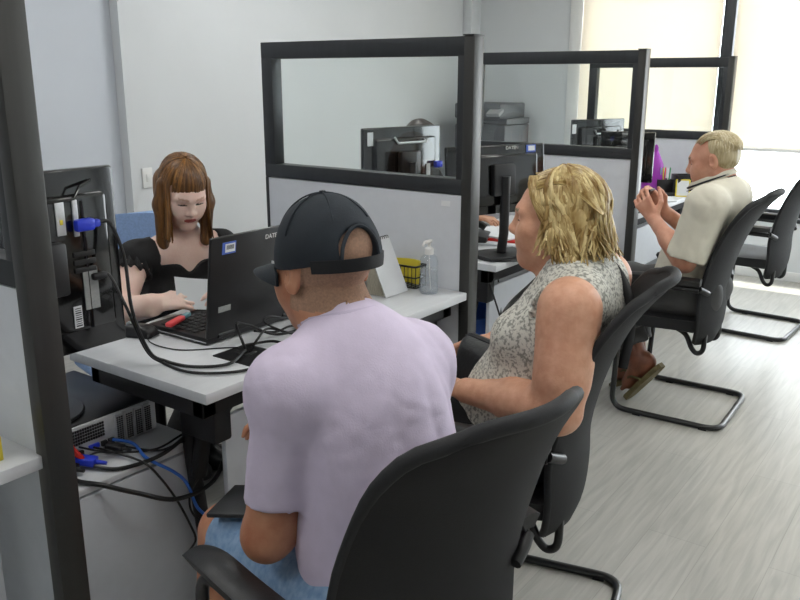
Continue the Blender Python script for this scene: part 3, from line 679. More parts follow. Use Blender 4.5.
# ================= the man in the lavender shirt and dark cap
base = (1.05, .80, 0)
t = person('seated man in dark cap and lavender t-shirt, back to the camera', base)
c, R, s = vec((1.112, .968, 1.130)), frame((.25, .96, -.10)), 1.03
J = dict(P=vec((1.083, .80, .56)), M=vec((1.09, .808, .70)), Cc=vec((1.092, .842, .865)), N=vec((1.095, .90, 1.035)), SL=vec((.962, .92, .95)), SR=vec((1.232, .855, .935)))
q = dict(hip=(.15, .115, .12), waist=(.132, .112, .16), chest=(.142, .11, .18), sh=.056, trap=.055, belly=[((0, .05, -.03), (.14, .10, .13))])
TP, F2 = torso_prims(J, q)
armL = arm_prims(J['SL'], (.925, .955, .675), (1.19, 1.07, .76), .055, .043, .031); armR = arm_prims(J['SR'], (1.31, .89, .70), (1.27, 1.15, .73), .055, .043, .031)
legL = leg_prims((.99, .82, .53), (1.095, 1.25, .50), (1.09, 1.32, .09), .085, .062, .042); legR = leg_prims((1.12, .79, .53), (1.30, 1.22, .505), (1.30, 1.32, .09), .085, .062, .042)
feet = foot_prims((1.09, 1.32, .09), (.1, 1, 0))+foot_prims((1.30, 1.32, .09), (.2, 1, 0))
HP = head_prims(c, R, s, jaw=1.02)
neck = [rc(J['N']-np.array([0, 0, .03]), c+s*(R @ np.array([0, -.025, -.05])), .066, .060, .03), rc(J['N']+np.array([-.03, .01, -.02]), c+s*(R @ np.array([0, -.01, -.07])), .05, .05, .03)]
hands = hand_prims((1.19, 1.07, .76), (.85, .5, .05), (.2, -.1, -1), -1)+hand_prims((1.27, 1.15, .73), (-.3, .95, 0), (-.2, 0, -1), 1)
wrk = [rc(c+s*(R @ np.array([-.055, -.082, z])), c+s*(R @ np.array([.055, -.082, z])), .0035, None, .006, 's') for z in (-.052,)]
wrk += [rc(c+s*(R @ np.array([x0, y0, -.075])), c+s*(R @ np.array([x1, y1, -.068])), .003, None, .006, 's') for x0, y0, x1, y1 in ((-.06, -.045, -.02, -.075), (-.02, -.075, .05, -.06))]
allp = TP+armL+armR+legL+legR+feet+neck+HP+hands+wrk
def ex(qv, o, Cn):
    x, y, z = qv[:, 0], qv[:, 1], qv[:, 2]
    o[(z > -.062+.028*np.sin(y*40)*0) & (y < .012) & (np.abs(x) < .081) & (z < .13) & ~((np.abs(x) > .070) & (np.abs(z+.004) < .036) & (y > -.035))] = 4
body = mesh_obj('body', sculpt(allp, bbox(allp), .0075, fine_around([c], [(.1, .14, .14)], [.0034])), [skin('skin_tan', (205, 150, 118), (176, 112, 82)), LIPD, BROWG, LASH, mat('grey_stubble', (178, 140, 115), .8, rgb2=(150, 118, 98), vscale=240, bump=.15, bscale=420)], t, base, face_zone(c, R, s, ex))
hl = vec((.937, .945, .748))
SH = [rc(J['SL'], hl+np.array([0, 0, -.03]), .050, .044, .025, cut=[(hl, unit((-.03, .05, -1)))]), rc(J['SR'], vec((1.30, .89, .73)), .056, .052, .04, cut=[(vec((1.295, .875, .76)), unit((.2, .1, -1)))])]
shp = TP[:]+SH+[rc(J['P']+np.array([0, 0, .0]), J['P']+np.array([.01, .04, -.06]), .12, .12, .05)]
shp += [el(c+s*(R @ np.array([0, -.005, -.10])), (.064, .070, .05), R, .006, 's')]
wr_ = creases(.0026, 58, 3, J['N'])
def shirt_wr(X, Y, Z):
    return wr_(X, Y, Z)*np.clip((Z-.755)/.02+1*((X-hl[0])*1.0+(Y-hl[1])*-.3 > .055), 0, 1)
mesh_obj('t_shirt', sculpt(shp, bbox(shp, .05), .0065, infl=.014, wr=shirt_wr), mat('lavender_cotton', (211, 199, 221), .88, var=.03, vscale=40, bump=.06, bscale=300), t, base)
b = B(); nk = []
b.tube(neck_ring(neck[0][1][0], neck[0][1][1], J['N'][2]+.016, .0720, .022, R[:, 1], 1.03), .009, 8, (.6, 1.2)); b.build('shirt_collar', mat('lavender_rib', (198, 186, 210), .9, var=.03, bump=.1, bscale=400), t, off=base)
cutL = [(vec((1.08, 1.20, .50)), unit((.1, .45, -.02)))]; cutR = [(vec((1.27, 1.17, .50)), unit((.18, .43, -.02)))]
sp = [el(J['P'], (.18, .14, .11), I3, 0), rc((.99, .82, .53), (1.088, 1.24, .507), .088, .074, .05, cut=cutL), rc((1.12, .79, .53), (1.29, 1.21, .507), .092, .078, .05, cut=cutR)]
DEN = mat('blue_denim', (112, 146, 188), .85, rgb2=(150, 178, 208), vscale=60, bump=.12, bscale=300)
mesh_obj('denim_shorts', sculpt(sp, bbox(sp), .009, infl=.008, wr=folds(.005, 45, 5)), DEN, t, base)
shoes(t, [((1.09, 1.32, .09), (.1, 1, 0)), ((1.30, 1.32, .09), (.2, 1, 0))], M['vinyl'], base)
# cap
capP = [el(c+s*(R @ np.array([0, -.012, .030])), s*np.array([.088, .109, .104]), R, 0)]
cz = c+s*(R @ np.array([0, -.015, .012])); cn = -(R @ np.array([0, .10, 1.0])); capP = [el(capP[0][1][0], capP[0][1][1], R, 0, 'u', [(cz, unit(cn))])]
hole = c+s*(R @ np.array([0, -.118, .043])); capP.append(el(hole, s*np.array([.040, .05, .036]), R, .006, 's'))
CAPM = mat('navy_cap_cotton', (30, 38, 46), .8, var=.15, vscale=20, bump=.10, bscale=300)
cap = mesh_obj('cap', sculpt(capP, bbox(capP, .02), .004, wr=folds(.0022, 60, 9)), CAPM, t, base)
def capring(phi, z, k=1.0):
    e = np.array([0, -.012, .030]); r = np.array([.088, .109, .104])*k; rr = math.sqrt(max(.02, 1-((z-e[2])/r[2])**2)); return c+s*(R @ np.array([r[0]*rr*math.sin(phi), e[1]+r[1]*rr*math.cos(phi), z]))
b = B(); b.grid(lambda u, v: tuple(capring(math.pi+(u-.5)*2.0, .006+.022*v, 1.02)), 25, 4, .003); b.build('cap_strap', mat('black_strap', (17, 19, 23), .7, var=.1, bump=.1, bscale=400), cap)
cap.children[0].data.transform(Matrix.Translation(-Vector(base)))
b = B(); b.tube([capring(math.pi+a, .024+.056*math.sqrt(max(0, 1-(a/.46)**2)), 1.0) for a in np.linspace(-.46, .46, 24)], .0035, 6)
for k in range(6):
    ph = k*math.pi/3+math.pi/6
    if k in (): continue
    e = np.array([0, -.012, .030]); rr_ = np.array([.088, .109, .104])*1.008
    b.tube([c+s*(R @ (e+rr_*np.array([math.sin(th)*math.sin(ph), math.sin(th)*math.cos(ph), math.cos(th)]))) for th in np.linspace(.05, 1.2 if abs(ph-math.pi) > .6 else .95, 14)], .0016, 6)
b.lathe([(0, 0), (.007, 0), (.006, .004), (0, .005)], tuple(c+s*(R @ np.array([0, -.012, .1335]))), 12); b.build('seam', CAPM, cap, off=base)
def brim(u, v):
    a = (2*u-1)*1.12; p0 = np.array([.087*math.sin(a), -.012+.108*math.cos(a), .012]); L = .112*max(0, 1-abs(2*u-1)**2.6)
    return tuple(c+s*(R @ (p0+np.array([0, L*v+.0, -.024*v-.012*(2*u-1)**2]))))
B().grid(brim, 21, 8, .005).build('cap_brim', CAPM, cap, off=base)
B().box(tuple(capring(-.62, .012, 1.035)), (.002, .020, .005), Matrix((tuple(R[0]), tuple(R[1]), tuple(R[2]))) @ Matrix.Rotation(.62+math.pi/2, 3, 'Z') if False else None, 0).build('cap_mark', M['greytext'], cap, off=base)

# ================= the blonde woman
base = (1.87, .90, 0)
t = person('seated woman with blonde bob and patterned sleeveless top, in profile', base)
c, R, s = vec((1.885, .872, 1.128)), frame((-.24, .97, -.06)), 1.02
J = dict(P=vec((1.862, .92, .57)), M=vec((1.865, .895, .71)), Cc=vec((1.872, .825, .865)), N=vec((1.878, .812, 1.005)), SL=vec((1.702, .742, .955)), SR=vec((2.045, .80, .955)))
q = dict(hip=(.18, .14, .12), waist=(.165, .118, .15), chest=(.172, .118, .16), sh=.058, trap=.058, bust=[((-.075, .072, -.06), (.075, .068, .075)), ((.075, .072, -.06), (.075, .068, .075))], belly=[((0, .025, -.035), (.14, .10, .12))])
TP, F2 = torso_prims(J, q)
armL = arm_prims(J['SL'], (1.655, .735, .722), (1.70, 1.01, .695), .066, .053, .033)+[rc(J['SL']+np.array([-.005, 0, -.06]), (1.665, .735, .80), .066, .064, .03)]
armR = arm_prims(J['SR'], (2.12, .87, .76), (1.985, 1.07, .755), .062, .052, .032)
legs = leg_prims((1.78, .90, .55), (1.77, 1.34, .52), (1.78, 1.36, .09), .095, .068, .042)+leg_prims((1.97, .90, .55), (1.99, 1.34, .52), (1.99, 1.36, .09), .095, .068, .042)
feet = foot_prims((1.78, 1.36, .09), (0, 1, 0))+foot_prims((1.99, 1.36, .09), (0, 1, 0))
HP = head_prims(c, R, s, jaw=1.12, nose=1.05)
neck = [rc(J['N']-np.array([0, 0, .05]), c+s*(R @ np.array([0, -.01, -.06])), .062, .056, .03), rc(c+s*(R @ np.array([0, .05, -.095])), c+s*(R @ np.array([0, .01, -.115])), .034, .045, .03)]
hands = hand_prims((1.985, 1.07, .755), (-.35, .92, -.22), (-.3, -.1, -1), 1, (.3, .4, .3))+hand_prims((1.70, 1.01, .695), (.15, .98, -.05), (.25, 0, -1), -1, (.3, .4, .3))
allp = TP+armL+armR+legs+feet+neck+HP+hands
mesh_obj('body', sculpt(allp, bbox(allp), .0075, fine_around([c, (1.96, 1.15, .73)], [(.1, .15, .14), (.07, .1, .05)], [.0034, .0045])), [skin('skin_freckled', (222, 170, 140), (208, 152, 122), sc_=45), LIPD, BROWG, LASH], t, base, face_zone(c, R, s))
J2 = dict(J); J2['SL'] = J['SL']+np.array([.052, .008, .0]); J2['SR'] = J['SR']+np.array([-.052, .0, .0]); q2 = dict(q); q2['sh'] = .058
T2, _ = torso_prims(J2, q2)
T2 += [rc(J['P']+np.array([0, .02, .04]), J['P']+np.array([0, .05, -.02]), .14, .15, .05, cut=[(J['P']+np.array([0, 0, -.03]), np.array([0, 0, -1.]))])]
T2 += [el(c+s*(R @ np.array([0, .02, -.125])), (.070, .082, .062), R, .008, 's'), rc(J['SL']+np.array([-.028, 0, -.02]), (1.655, .735, .74), .070, .060, .006, 's')]
PAT = mat('patterned_blouse', (214, 212, 202), .85, rgb2=(146, 146, 138), vscale=120, bump=.12, bscale=200, detail=2, thresh=(.47, .60))
mesh_obj('blouse', sculpt(T2, bbox(T2, .04), .006, infl=.012, wr=folds(.006, 46, 11)), PAT, t, base)
b = B()
for sgn, SS in ((-1, J2['SL']), ):
    pts = []
    for i in range(40):
        a = -1.9+3.6*i/39; p = SS+np.array([-.040+.006*math.sin(i*1.7), .080*math.sin(a)+.01, -.035+.088*math.cos(a)]); pts.append(p)
    b.tube(pts, [.010+.003*math.sin(i*2.1) for i in range(40)], 8, (1, .8))
pts = [J['N']+np.array([-.075+.004*math.sin(i*2), .02+.01*i/1., .012-.012*i]) for i in range(11)]
b.tube([p+np.array([0.012*i**.5, 0, 0]) for i, p in enumerate(pts)], [.011+.003*math.sin(i*2.3) for i in range(11)], 8); b.build('ruffle', PAT, t, off=base)
tp = [el(J['P']+np.array([0, .02, -.03]), (.195, .16, .09), I3, 0, cut=[(J['P']+np.array([0, 0, .06]), np.array([0, 0, 1.]))]), rc((1.78, .90, .55), (1.77, 1.34, .52), .10, .078, .05), rc((1.97, .90, .55), (1.99, 1.34, .52), .10, .078, .05), rc((1.77, 1.34, .52), (1.78, 1.36, .16), .075, .06, .03), rc((1.99, 1.34, .52), (1.99, 1.36, .16), .075, .06, .03)]
mesh_obj('trousers', sculpt(tp, bbox(tp), .010, infl=.006, wr=folds(.004, 40, 12)), mat('black_trouser_cloth', (30, 30, 32), .85, var=.1, bump=.1, bscale=200), t, base)
shoes(t, [((1.78, 1.36, .09), (0, 1, 0)), ((1.99, 1.36, .09), (0, 1, 0))], M['vinyl'], base)
# blonde bob
hp = [el(c+s*(R @ np.array([0, -.022, .038])), s*np.array([.080, .095, .083]), R, 0), el(c+s*(R @ np.array([0, -.058, -.035])), s*np.array([.080, .058, .095]), R, .04), el(c+s*(R @ np.array([-.052, -.035, -.045])), s*np.array([.027, .046, .086]), R, .03), el(c+s*(R @ np.array([.052, -.035, -.045])), s*np.array([.027, .046, .086]), R, .03),
      el(c+s*(R @ np.array([0, .085, -.01])), s*np.array([.071, .082, .082]), R, .015, 's')]
HV, HF = sculpt(hp, bbox(hp), .005, wr=folds(.003, 90, 15))
b = B(); b.add(HV, HF.tolist())
rg = random.Random(4)
for i in range(620):
    ph = math.radians(rg.uniform(62, 298)); lf = abs(ph-math.pi)
    # locks sweep back from the parting on top
    dr = rg.uniform(.085, .128)-.015*(lf > 1.6); tw = (ph-math.pi)*-.10
    lock(b, c+s*(R @ np.array([0, -.010, .004])), R, s, ph, rg.uniform(.08, 1.15), rg.uniform(1.55, 1.75), dr, rg.uniform(.08, .30), rg.uniform(.005, .011), rg.uniform(9, 15), rg.uniform(.0022, .0042), .0014, rg.uniform(1.0, 1.09), rg.uniform(-.22, .22), tw=tw)
for i in range(130):   # hair combed back over the forehead and temples
    x0 = rg.uniform(-.062, .062); hx = x0/.084; e = lambda xx, yy, kk: np.array([xx, yy, .040+.086*kk*math.sqrt(max(.02, 1-(xx/.086)**2-((yy+.022)/.102)**2))]); p = [e(x0*.95, .060-5*x0*x0, 1.0), e(x0*1.05, .03-2*x0*x0, 1.02), e(x0*1.12, -.03, 1.025), e(x0*1.15, -.075, 1.03), np.array([x0*1.2, -.122, .02])]
    b.tube(catmull([c+s*(R @ w_) for w_ in p], 5), [.003]*20+[.0015], 6, (1.5, .6), mi=rg.choice((0, 0, 1, 2)))
for sg in (-1, 1):
    for i in range(60):  # temple locks falling over the ear
        k = i/59; p = [np.array([sg*.035, .05-.04*k, .108]), np.array([sg*.070, .045-.06*k, .070-.01*k]), np.array([sg*(.081+.008*k), .018-.06*k, .015]), np.array([sg*(.090+.01*k), -.008-.055*k, -.04]), np.array([sg*(.086+.012*math.sin(i)), -.015-.06*k+.012*math.sin(i*2.2), -.095-.02*k*rg.random()])]
        pp = catmull([c+s*(R @ w_) for w_ in p], 5); pp = [q_+np.array([0, .005*math.sin(j*.8+i), 0]) for j, q_ in enumerate(pp)]
        b.tube(pp, [.0036]*18+[.0028, .002, .0012], 6, (1.3, .7), mi=rg.choice((0, 0, 1, 2)))
b.build('hair', hair_mat('blonde_hair', (140, 108, 52), (226, 206, 150), st=(10, 10, 3), sc_=5), t, off=base)

# ================= the man in the cream polo
base = (3.69, .98, 0)
t = person('seated older man in cream polo shirt holding a phone, near the window', base)
c, R, s = vec((3.69, .985, 1.128)), frame((-.06, .97, -.22)), 1.03
J = dict(P=vec((3.69, 1.04, .57)), M=vec((3.69, 1.015, .70)), Cc=vec((3.69, .95, .86)), N=vec((3.69, .93, 1.02)), SL=vec((3.505, .945, .955)), SR=vec((3.875, .945, .955)))
q = dict(hip=(.165, .12, .12), waist=(.15, .108, .16), chest=(.155, .105, .17), sh=.054, trap=.058, belly=[((0, .03, -.03), (.13, .10, .13))])
TP, F2 = torso_prims(J, q)
EL_, ER_ = vec((3.475, 1.005, .715)), vec((3.885, 1.03, .72)); WL_, WR_ = vec((3.575, 1.185, .865)), vec((3.715, 1.19, .885))
armL = arm_prims(J['SL'], EL_, WL_, .055, .043, .030); armR = arm_prims(J['SR'], ER_, WR_, .055, .043, .030)
KL, KR = vec((3.56, 1.34, .52)), vec((3.82, 1.36, .52)); AL, AR = vec((3.579, 1.198, .203)), vec((3.715, 1.255, .165))
legs = leg_prims((3.60, .97, .55), KL, AL, .085, .06, .04)+leg_prims((3.78, .97, .55), KR, AR, .085, .06, .04)
dL, dR = unit((.12, .6, -.8)), unit((.0, .85, -.5))
feet = foot_prims(AL, dL, 1.0)+foot_prims(AR, dR, .95)
HP = head_prims(c, R, s, jaw=1.05, nose=1.12)
neck = [rc(J['N']-np.array([0, 0, .03]), c+s*(R @ np.array([0, -.02, -.05])), .064, .058, .03), rc(c+s*(R @ np.array([0, .045, -.095])), c+s*(R @ np.array([0, .0, -.115])), .03, .042, .03)]
hands = hand_prims(WL_, (.12, .62, .72), (.9, .1, .1), -1, (.45, .8, .5), 1.05)+hand_prims(WR_, (-.25, .65, .66), (-.85, .2, .1), 1, (.45, .8, .5), 1.05)
allp = TP+armL+armR+legs+feet+neck+HP+hands
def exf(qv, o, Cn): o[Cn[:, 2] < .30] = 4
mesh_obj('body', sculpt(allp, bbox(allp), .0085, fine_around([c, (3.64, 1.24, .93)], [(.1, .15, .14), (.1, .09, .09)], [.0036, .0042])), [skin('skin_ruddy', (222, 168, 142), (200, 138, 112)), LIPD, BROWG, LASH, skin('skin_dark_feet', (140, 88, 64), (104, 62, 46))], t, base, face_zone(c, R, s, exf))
hL = J['SL']+(EL_-J['SL'])*.93; hR = J['SR']+(ER_-J['SR'])*.90
SH = [rc(J['SL'], hL+(EL_-J['SL'])*.15, .072, .074, .04, cut=[(hL, unit(EL_-J['SL']))]), rc(J['SR'], hR+(ER_-J['SR'])*.15, .072, .074, .04, cut=[(hR, unit(ER_-J['SR']))])]
shp = TP+SH+[rc(J['P'], J['P']+np.array([0, .03, -.03]), .12, .125, .05), el(c+s*(R @ np.array([0, .015, -.115])), (.062, .075, .055), R, .006, 's')]
mesh_obj('polo_shirt', sculpt(shp, bbox(shp, .05), .008, infl=.014, wr=creases(.0035, 48, 21, J['N'])), mat('cream_cotton', (222, 217, 200), .88, var=.03, vscale=30, bump=.06, bscale=300), t, base)
def ring(rx, ry, dz, tiltk, off_=(0, 0, 0)):
    return [J['N']+vec(off_)+np.array([rx*math.sin(a), .012+ry*math.cos(a), dz-tiltk*math.cos(a)]) for a in np.linspace(0, math.tau, 41)]
CO = (0, .045, .018)
b = B(); b.tube(ring(.074, .088, .012, .042, CO), .018, 8, (.4, 1)); col = b.build('collar', mat('cream_collar', (216, 211, 195), .9, var=.03, bump=.1, bscale=400), t, off=base)
b = B(); b.tube(ring(.083, .097, .006, .042, CO), .0048, 6); b.tube(ring(.085, .099, -.008, .042, CO), .0022, 6); b.build('collar_stripe', mat('dark_stripe', (38, 40, 44), .9, var=.05), col, off=base)
tp = [el(J['P']+np.array([0, .02, -.02]), (.185, .15, .10), I3, 0, cut=[(J['P']+np.array([0, 0, .05]), np.array([0, 0, 1.]))])]
for Hh, K, A in (((3.60, .97, .55), KL, AL), ((3.78, .97, .55), KR, AR)):
    e = K+(A-K)*.80; tp += [rc(Hh, K, .094, .074, .05), rc(K, e, .076, .066, .03, cut=[(K+(A-K)*.74, unit(A-K))])]
mesh_obj('trousers', sculpt(tp, bbox(tp), .010, infl=.006, wr=folds(.006, 45, 22)), mat('charcoal_trouser_cloth', (72, 72, 72), .85, var=.1, bump=.1, bscale=200), t, base)
hp = [el(c+s*(R @ np.array([0, -.022, .036])), s*np.array([.0745, .088, .082]), R, 0), el(c+s*(R @ np.array([0, -.052, .0])), s*np.array([.064, .042, .048]), R, .03),
      el(c+s*(R @ np.array([0, .118, .002])), s*np.array([.09, .086, .098]), R, .012, 's'), el(c+s*(R @ np.array([-.085, .0, -.022])), s*np.array([.03, .034, .044]), R, .01, 's'), el(c+s*(R @ np.array([.085, .0, -.022])), s*np.array([.03, .034, .044]), R, .01, 's')]
HV, HF = sculpt(hp, bbox(hp), .0045, wr=folds(.003, 110, 25)); b = B(); b.add(HV, HF.tolist())
for i in range(220):
    ph = math.radians(rg.uniform(95, 265)); lock(b, c+s*(R @ np.array([0, -.008, .0])), R, s, ph, rg.uniform(.05, .9), rg.uniform(1.4, 1.72), 0, .2, .003, 9, .0025, .001, .98)
for i in range(150):   # thin hair combed back from the forehead
    x0 = rg.uniform(-.058, .058); y0 = .058-9*x0*x0+rg.uniform(-.012, .006); e = lambda yy: np.array([x0*1.02, yy, .035+.0845*math.sqrt(max(.02, 1-(x0/.0755)**2-((yy+.015)/.0965)**2))])
    b.tube([c+s*(R @ e(yy)) for yy in np.linspace(y0, -.07, 9)], [.0012, .0024, .003, .003, .003, .003, .003, .0025, .0015], 5, (1.5, .6), mi=rg.choice((0, 0, 1, 2)))
b.build('hair', hair_mat('grey_blond_hair', (160, 142, 100), (212, 200, 168), sc_=8), t, off=base)
# flip flops are worn: thin sole and strap each
for A, d, sg in ((AL, dL, 1), (AR, dR, 1)):
    d = unit(d); u = np.cross(np.cross(d, (0, 0, 1)), d); u = unit(u); tt = np.cross(d, u)
    def sole(uu, v): 
        wv = .030+.018*math.sin(min(1, v*1.25)*math.pi*.75); wv *= (1-max(0, (v-.86)/.14)**2*.6)*(1-max(0, (.08-v)/.08)**2*.5)
        return tuple(A+d*(-.075+.265*v)+tt*(2*uu-1)*wv-u*(.082-.004*v))
    sl = B().grid(sole, 9, 21, .022).build('flip_flop', mat('olive_rubber', (112, 100, 62), .7, rgb2=(86, 76, 48), vscale=30), t, off=base)
    k = B(); toe = A+d*.125-u*.060; k.tube(catmull([A+d*.03+tt*.046-u*.075, A+d*.075+tt*.034-u*.026, toe, A+d*.075-tt*.034-u*.026, A+d*.03-tt*.046-u*.075], 6), .008, 8, (1.4, .6)); k.build('strap', mat('olive_strap', (96, 92, 58), .7, var=.1), sl, off=base)

# ================= the woman clerk
base = (1.83, 2.36, 0)
t = person('young woman with long brown hair and fringe, black dress, reading a paper', base)
c, R, s = vec((1.772, 2.145, 1.108)), frame((-.33, -.80, -.47)), .90
J = dict(P=vec((1.84, 2.42, .57)), M=vec((1.83, 2.35, .69)), Cc=vec((1.812, 2.265, .825)), N=vec((1.806, 2.205, .955)), SR=vec((1.632, 2.225, .90)), SL=vec((1.935, 2.16, .898)))
q = dict(hip=(.165, .12, .11), waist=(.125, .095, .15), chest=(.145, .095, .15), sh=.044, trap=.04, bust=[((-.068, .085, -.035), (.062, .055, .060)), ((.068, .085, -.035), (.062, .055, .060))])
TP, F2 = torso_prims(J, q)
ER_, EL_ = vec((1.535, 2.165, .765)), vec((2.02, 2.06, .765)); WR_, WL_ = vec((1.585, 2.035, .79)), vec((1.80, 1.99, .785))
WR_ = vec((1.540, 2.035, .792)); ER_ = vec((1.512, 2.17, .752))
armR = arm_prims(J['SR'], ER_, WR_, .045, .037, .024); armL = arm_prims(J['SL'], EL_, WL_, .045, .037, .024)
legs = leg_prims((1.78, 2.40, .55), (1.80, 2.06, .55), (1.86, 2.40, .09), .08, .055, .038)+leg_prims((1.92, 2.40, .55), (1.95, 2.06, .55), (1.96, 2.40, .09), .08, .055, .038)
feet = foot_prims((1.86, 2.40, .09), (0, -1, 0), .92)+foot_prims((1.96, 2.40, .09), (0, -1, 0), .92)
HP = head_prims(c, R, s, jaw=.86, nose=.80, sock=.2, lips=1.2)
neck = [rc(J['N']-np.array([0, 0, .03]), c+s*(R @ np.array([0, -.02, -.05])), .046, .046, .03), rc(J['N']+np.array([-.012, -.02, -.01]), J['N']+np.array([-.13, .0, -.02]), .012, .010, .02), rc(J['N']+np.array([.0, -.03, -.01]), J['N']+np.array([.12, -.05, -.02]), .012, .010, .02)]
hr = hand_prims(WR_, (.78, -.60, .12), (.45, .45, -.7), 1, (.45, .7, .4), .90, thumb=(.75, .45, .3)); hl_ = hand_prims(WL_, (-.7, -.5, .15), (-.3, .5, -.7), -1, (.4, .6, .4), .92)
allp = TP+armR+armL+legs+feet+neck+HP+hr+hl_
tips = np.array([hr[4+3*i+2][1][1] for i in range(4)]+[hr[-1][1][1]])
def exn(qv, o, Cn):
    d = np.min(np.linalg.norm(Cn[:, None]-tips[None], axis=2), axis=1) if len(Cn) < 4e5 else None
    o[d < .0085] = 4
mesh_obj('body', sculpt(allp, bbox(allp), .0075, fine_around([c, (1.62, 1.98, .80)], [(.1, .14, .14), (.07, .07, .05)], [.003, .004])), [skin('skin_fair', (243, 212, 199), (234, 198, 183)), LIP, mat('brow_faint', (205, 165, 145), .7, var=.05), LASH, NAIL], t, base, face_zone(c, R, s, exn))
rr = unit(J['SL']-J['SR'])
shoes(t, [((1.86, 2.40, .09), (0, -1, 0)), ((1.96, 2.40, .09), (0, -1, 0))], M['vinyl'], base, .92)
def neckline(X, Y, Z):
    x = (X-J['Cc'][0])*rr[0]+(Y-J['Cc'][1])*rr[1]; ax_ = np.abs(x)
    zl = .868-.035*np.exp(-(x/.028)**2)+np.clip((ax_-.105)/.02, 0, 1)*.20
    return (Z-zl)*.8
DR = mat('black_dress_cloth', (22, 22, 25), .75, var=.12, vscale=60, bump=.12, bscale=160)
dp = TP[:3]+TP[3:]+[rc(J['P'], (1.83, 2.25, .57), .11, .10, .05)]+[rc(p[1][0], p[1][1], p[1][2]+.012, p[1][3]+.014, .03) for p in legs if p[1][1][2] > .12 or p[1][0][2] > .4]
mesh_obj('dress', sculpt(dp, bbox(dp), .0055, infl=.008, wr=folds(.003, 55, 31), carve=neckline), DR, t, base)
for SS, e in ((J['SR'], ER_), (J['SL'], EL_)):
    dv = unit(e-SS); sg = -1 if SS is J['SR'] else 1
    ru = [rc(SS+np.array([0, 0, .012])-dv*.0, SS+dv*.06, .040, .054, .0, cut=[(SS+dv*.055, dv), (SS-rr*sg*.035, -rr*sg)])]
    ph0 = SS
    def wave(X, Y, Z): return .006*np.sin(34*np.arctan2(Y-ph0[1], X-ph0[0])*.5+40*Z)
    mesh_obj('ruffle_sleeve', sculpt(ru, bbox(ru), .0045, infl=.004, wr=wave), DR, t, base)
B().lathe([(0, -.003), (.006, -.003), (.007, 0), (.006, .003), (0, .003)], (1.735, 2.135, .815), 12).build('dress_button', M['silver'], t, off=base)
hp = [el(c+s*(R @ np.array([0, -.018, .040])), s*np.array([.077, .093, .082]), R, 0), el(c+s*(R @ np.array([0, -.066, -.03])), s*np.array([.078, .052, .10]), R, .04),
      el(c+s*(R @ np.array([0, .085, -.040])), s*np.array([.066, .085, .098]), R, .012, 's')]
for sg in (-1, 1):
    a0 = c+s*(R @ np.array([sg*.078, -.005, .03])); hp.append(rc(a0, a0+np.array([0, .0, -.07])+(R @ np.array([sg*.006, -.01, 0])), .020, .024, .02)); hp.append(rc(a0+np.array([0, 0, -.07])+(R @ np.array([sg*.006, -.01, 0])), a0+np.array([0, .015, -.20])+(R @ np.array([sg*.004, -.005, 0])), .024, .018, .02))
    hp.append(rc(c+s*(R @ np.array([sg*.045, -.08, .0])), c+np.array([sg*-.04, .06, -.20]), .035, .025, .03))
HV, HF = sculpt(hp, bbox(hp), .005, wr=folds(.0015, 70, 35)); b = B(); b.add(HV, HF.tolist())
for i in range(420):
    ph = math.radians(rg.uniform(58, 302)); dn = rg.uniform(.17, .19)
    lock(b, c+s*(R @ np.array([0, -.006, .006])), R, s, ph, rg.uniform(.03, .5), 1.50, dn, rg.uniform(-.02, .06), .0010, 4, rg.uniform(.003, .0045), .002, rg.uniform(1.01, 1.06), 0, flat=(1.6, .6))
for i in range(90):
    ph = math.radians(-56+112*(i+.5)/90+rg.uniform(-1.5, 1.5)); lock(b, c+s*(R @ np.array([0, -.008, .006])), R, s, ph*.9, .10, 1.58+rg.uniform(-.03, .04), .0, 0, .0008, 4, .0042, .0022, rg.uniform(1.01, 1.05), flat=(1.5, .6))
b.build('hair', hair_mat('brown_hair', (76, 48, 22), (150, 102, 48), st=(16, 16, 1.0)), t, off=base)

# ================= the dark haired clerk behind the monitor
base = (3.56, 2.52, 0)
t = person('dark haired clerk mostly hidden behind the monitor seen through the near pane', base)
c, R, s = vec((3.53, 2.40, 1.135)), frame((-.25, -.93, -.25)), 1.0
J = dict(P=vec((3.56, 2.56, .57)), M=vec((3.56, 2.54, .70)), Cc=vec((3.56, 2.50, .86)), N=vec((3.55, 2.46, 1.0)), SR=vec((3.38, 2.49, .94)), SL=vec((3.73, 2.49, .94)))
q = dict(hip=(.17, .13, .11), waist=(.15, .11, .15), chest=(.165, .11, .16), sh=.052, trap=.05)
TP, F2 = torso_prims(J, q)
armR = arm_prims(J['SR'], (3.32, 2.36, .76), (3.42, 2.15, .77), .05, .04, .028); armL = arm_prims(J['SL'], (3.80, 2.36, .76), (3.68, 2.15, .77), .05, .04, .028)
legs = leg_prims((3.48, 2.5, .55), (3.47, 2.12, .55), (3.48, 2.08, .09), .08, .057, .038)+leg_prims((3.64, 2.5, .55), (3.65, 2.12, .55), (3.64, 2.08, .09), .08, .057, .038)
allp = TP+armR+armL+legs+foot_prims((3.48, 2.08, .09), (0, -1, 0))+foot_prims((3.64, 2.08, .09), (0, -1, 0))+head_prims(c, R, s)+[rc(J['N']-np.array([0, 0, .03]), c+s*(R @ np.array([0, -.02, -.05])), .055, .052, .03)]+hand_prims((3.42, 2.15, .77), (.2, -.95, 0), (0, 0, -1), 1)+hand_prims((3.68, 2.15, .77), (-.2, -.95, 0), (0, 0, -1), -1)
mesh_obj('body', sculpt(allp, bbox(allp), .010, fine_around([c], [(.1, .14, .14)], [.005])), [skin('skin_medium', (205, 158, 130), (186, 136, 108)), LIPD, BROWD, LASH], t, base, face_zone(c, R, s))
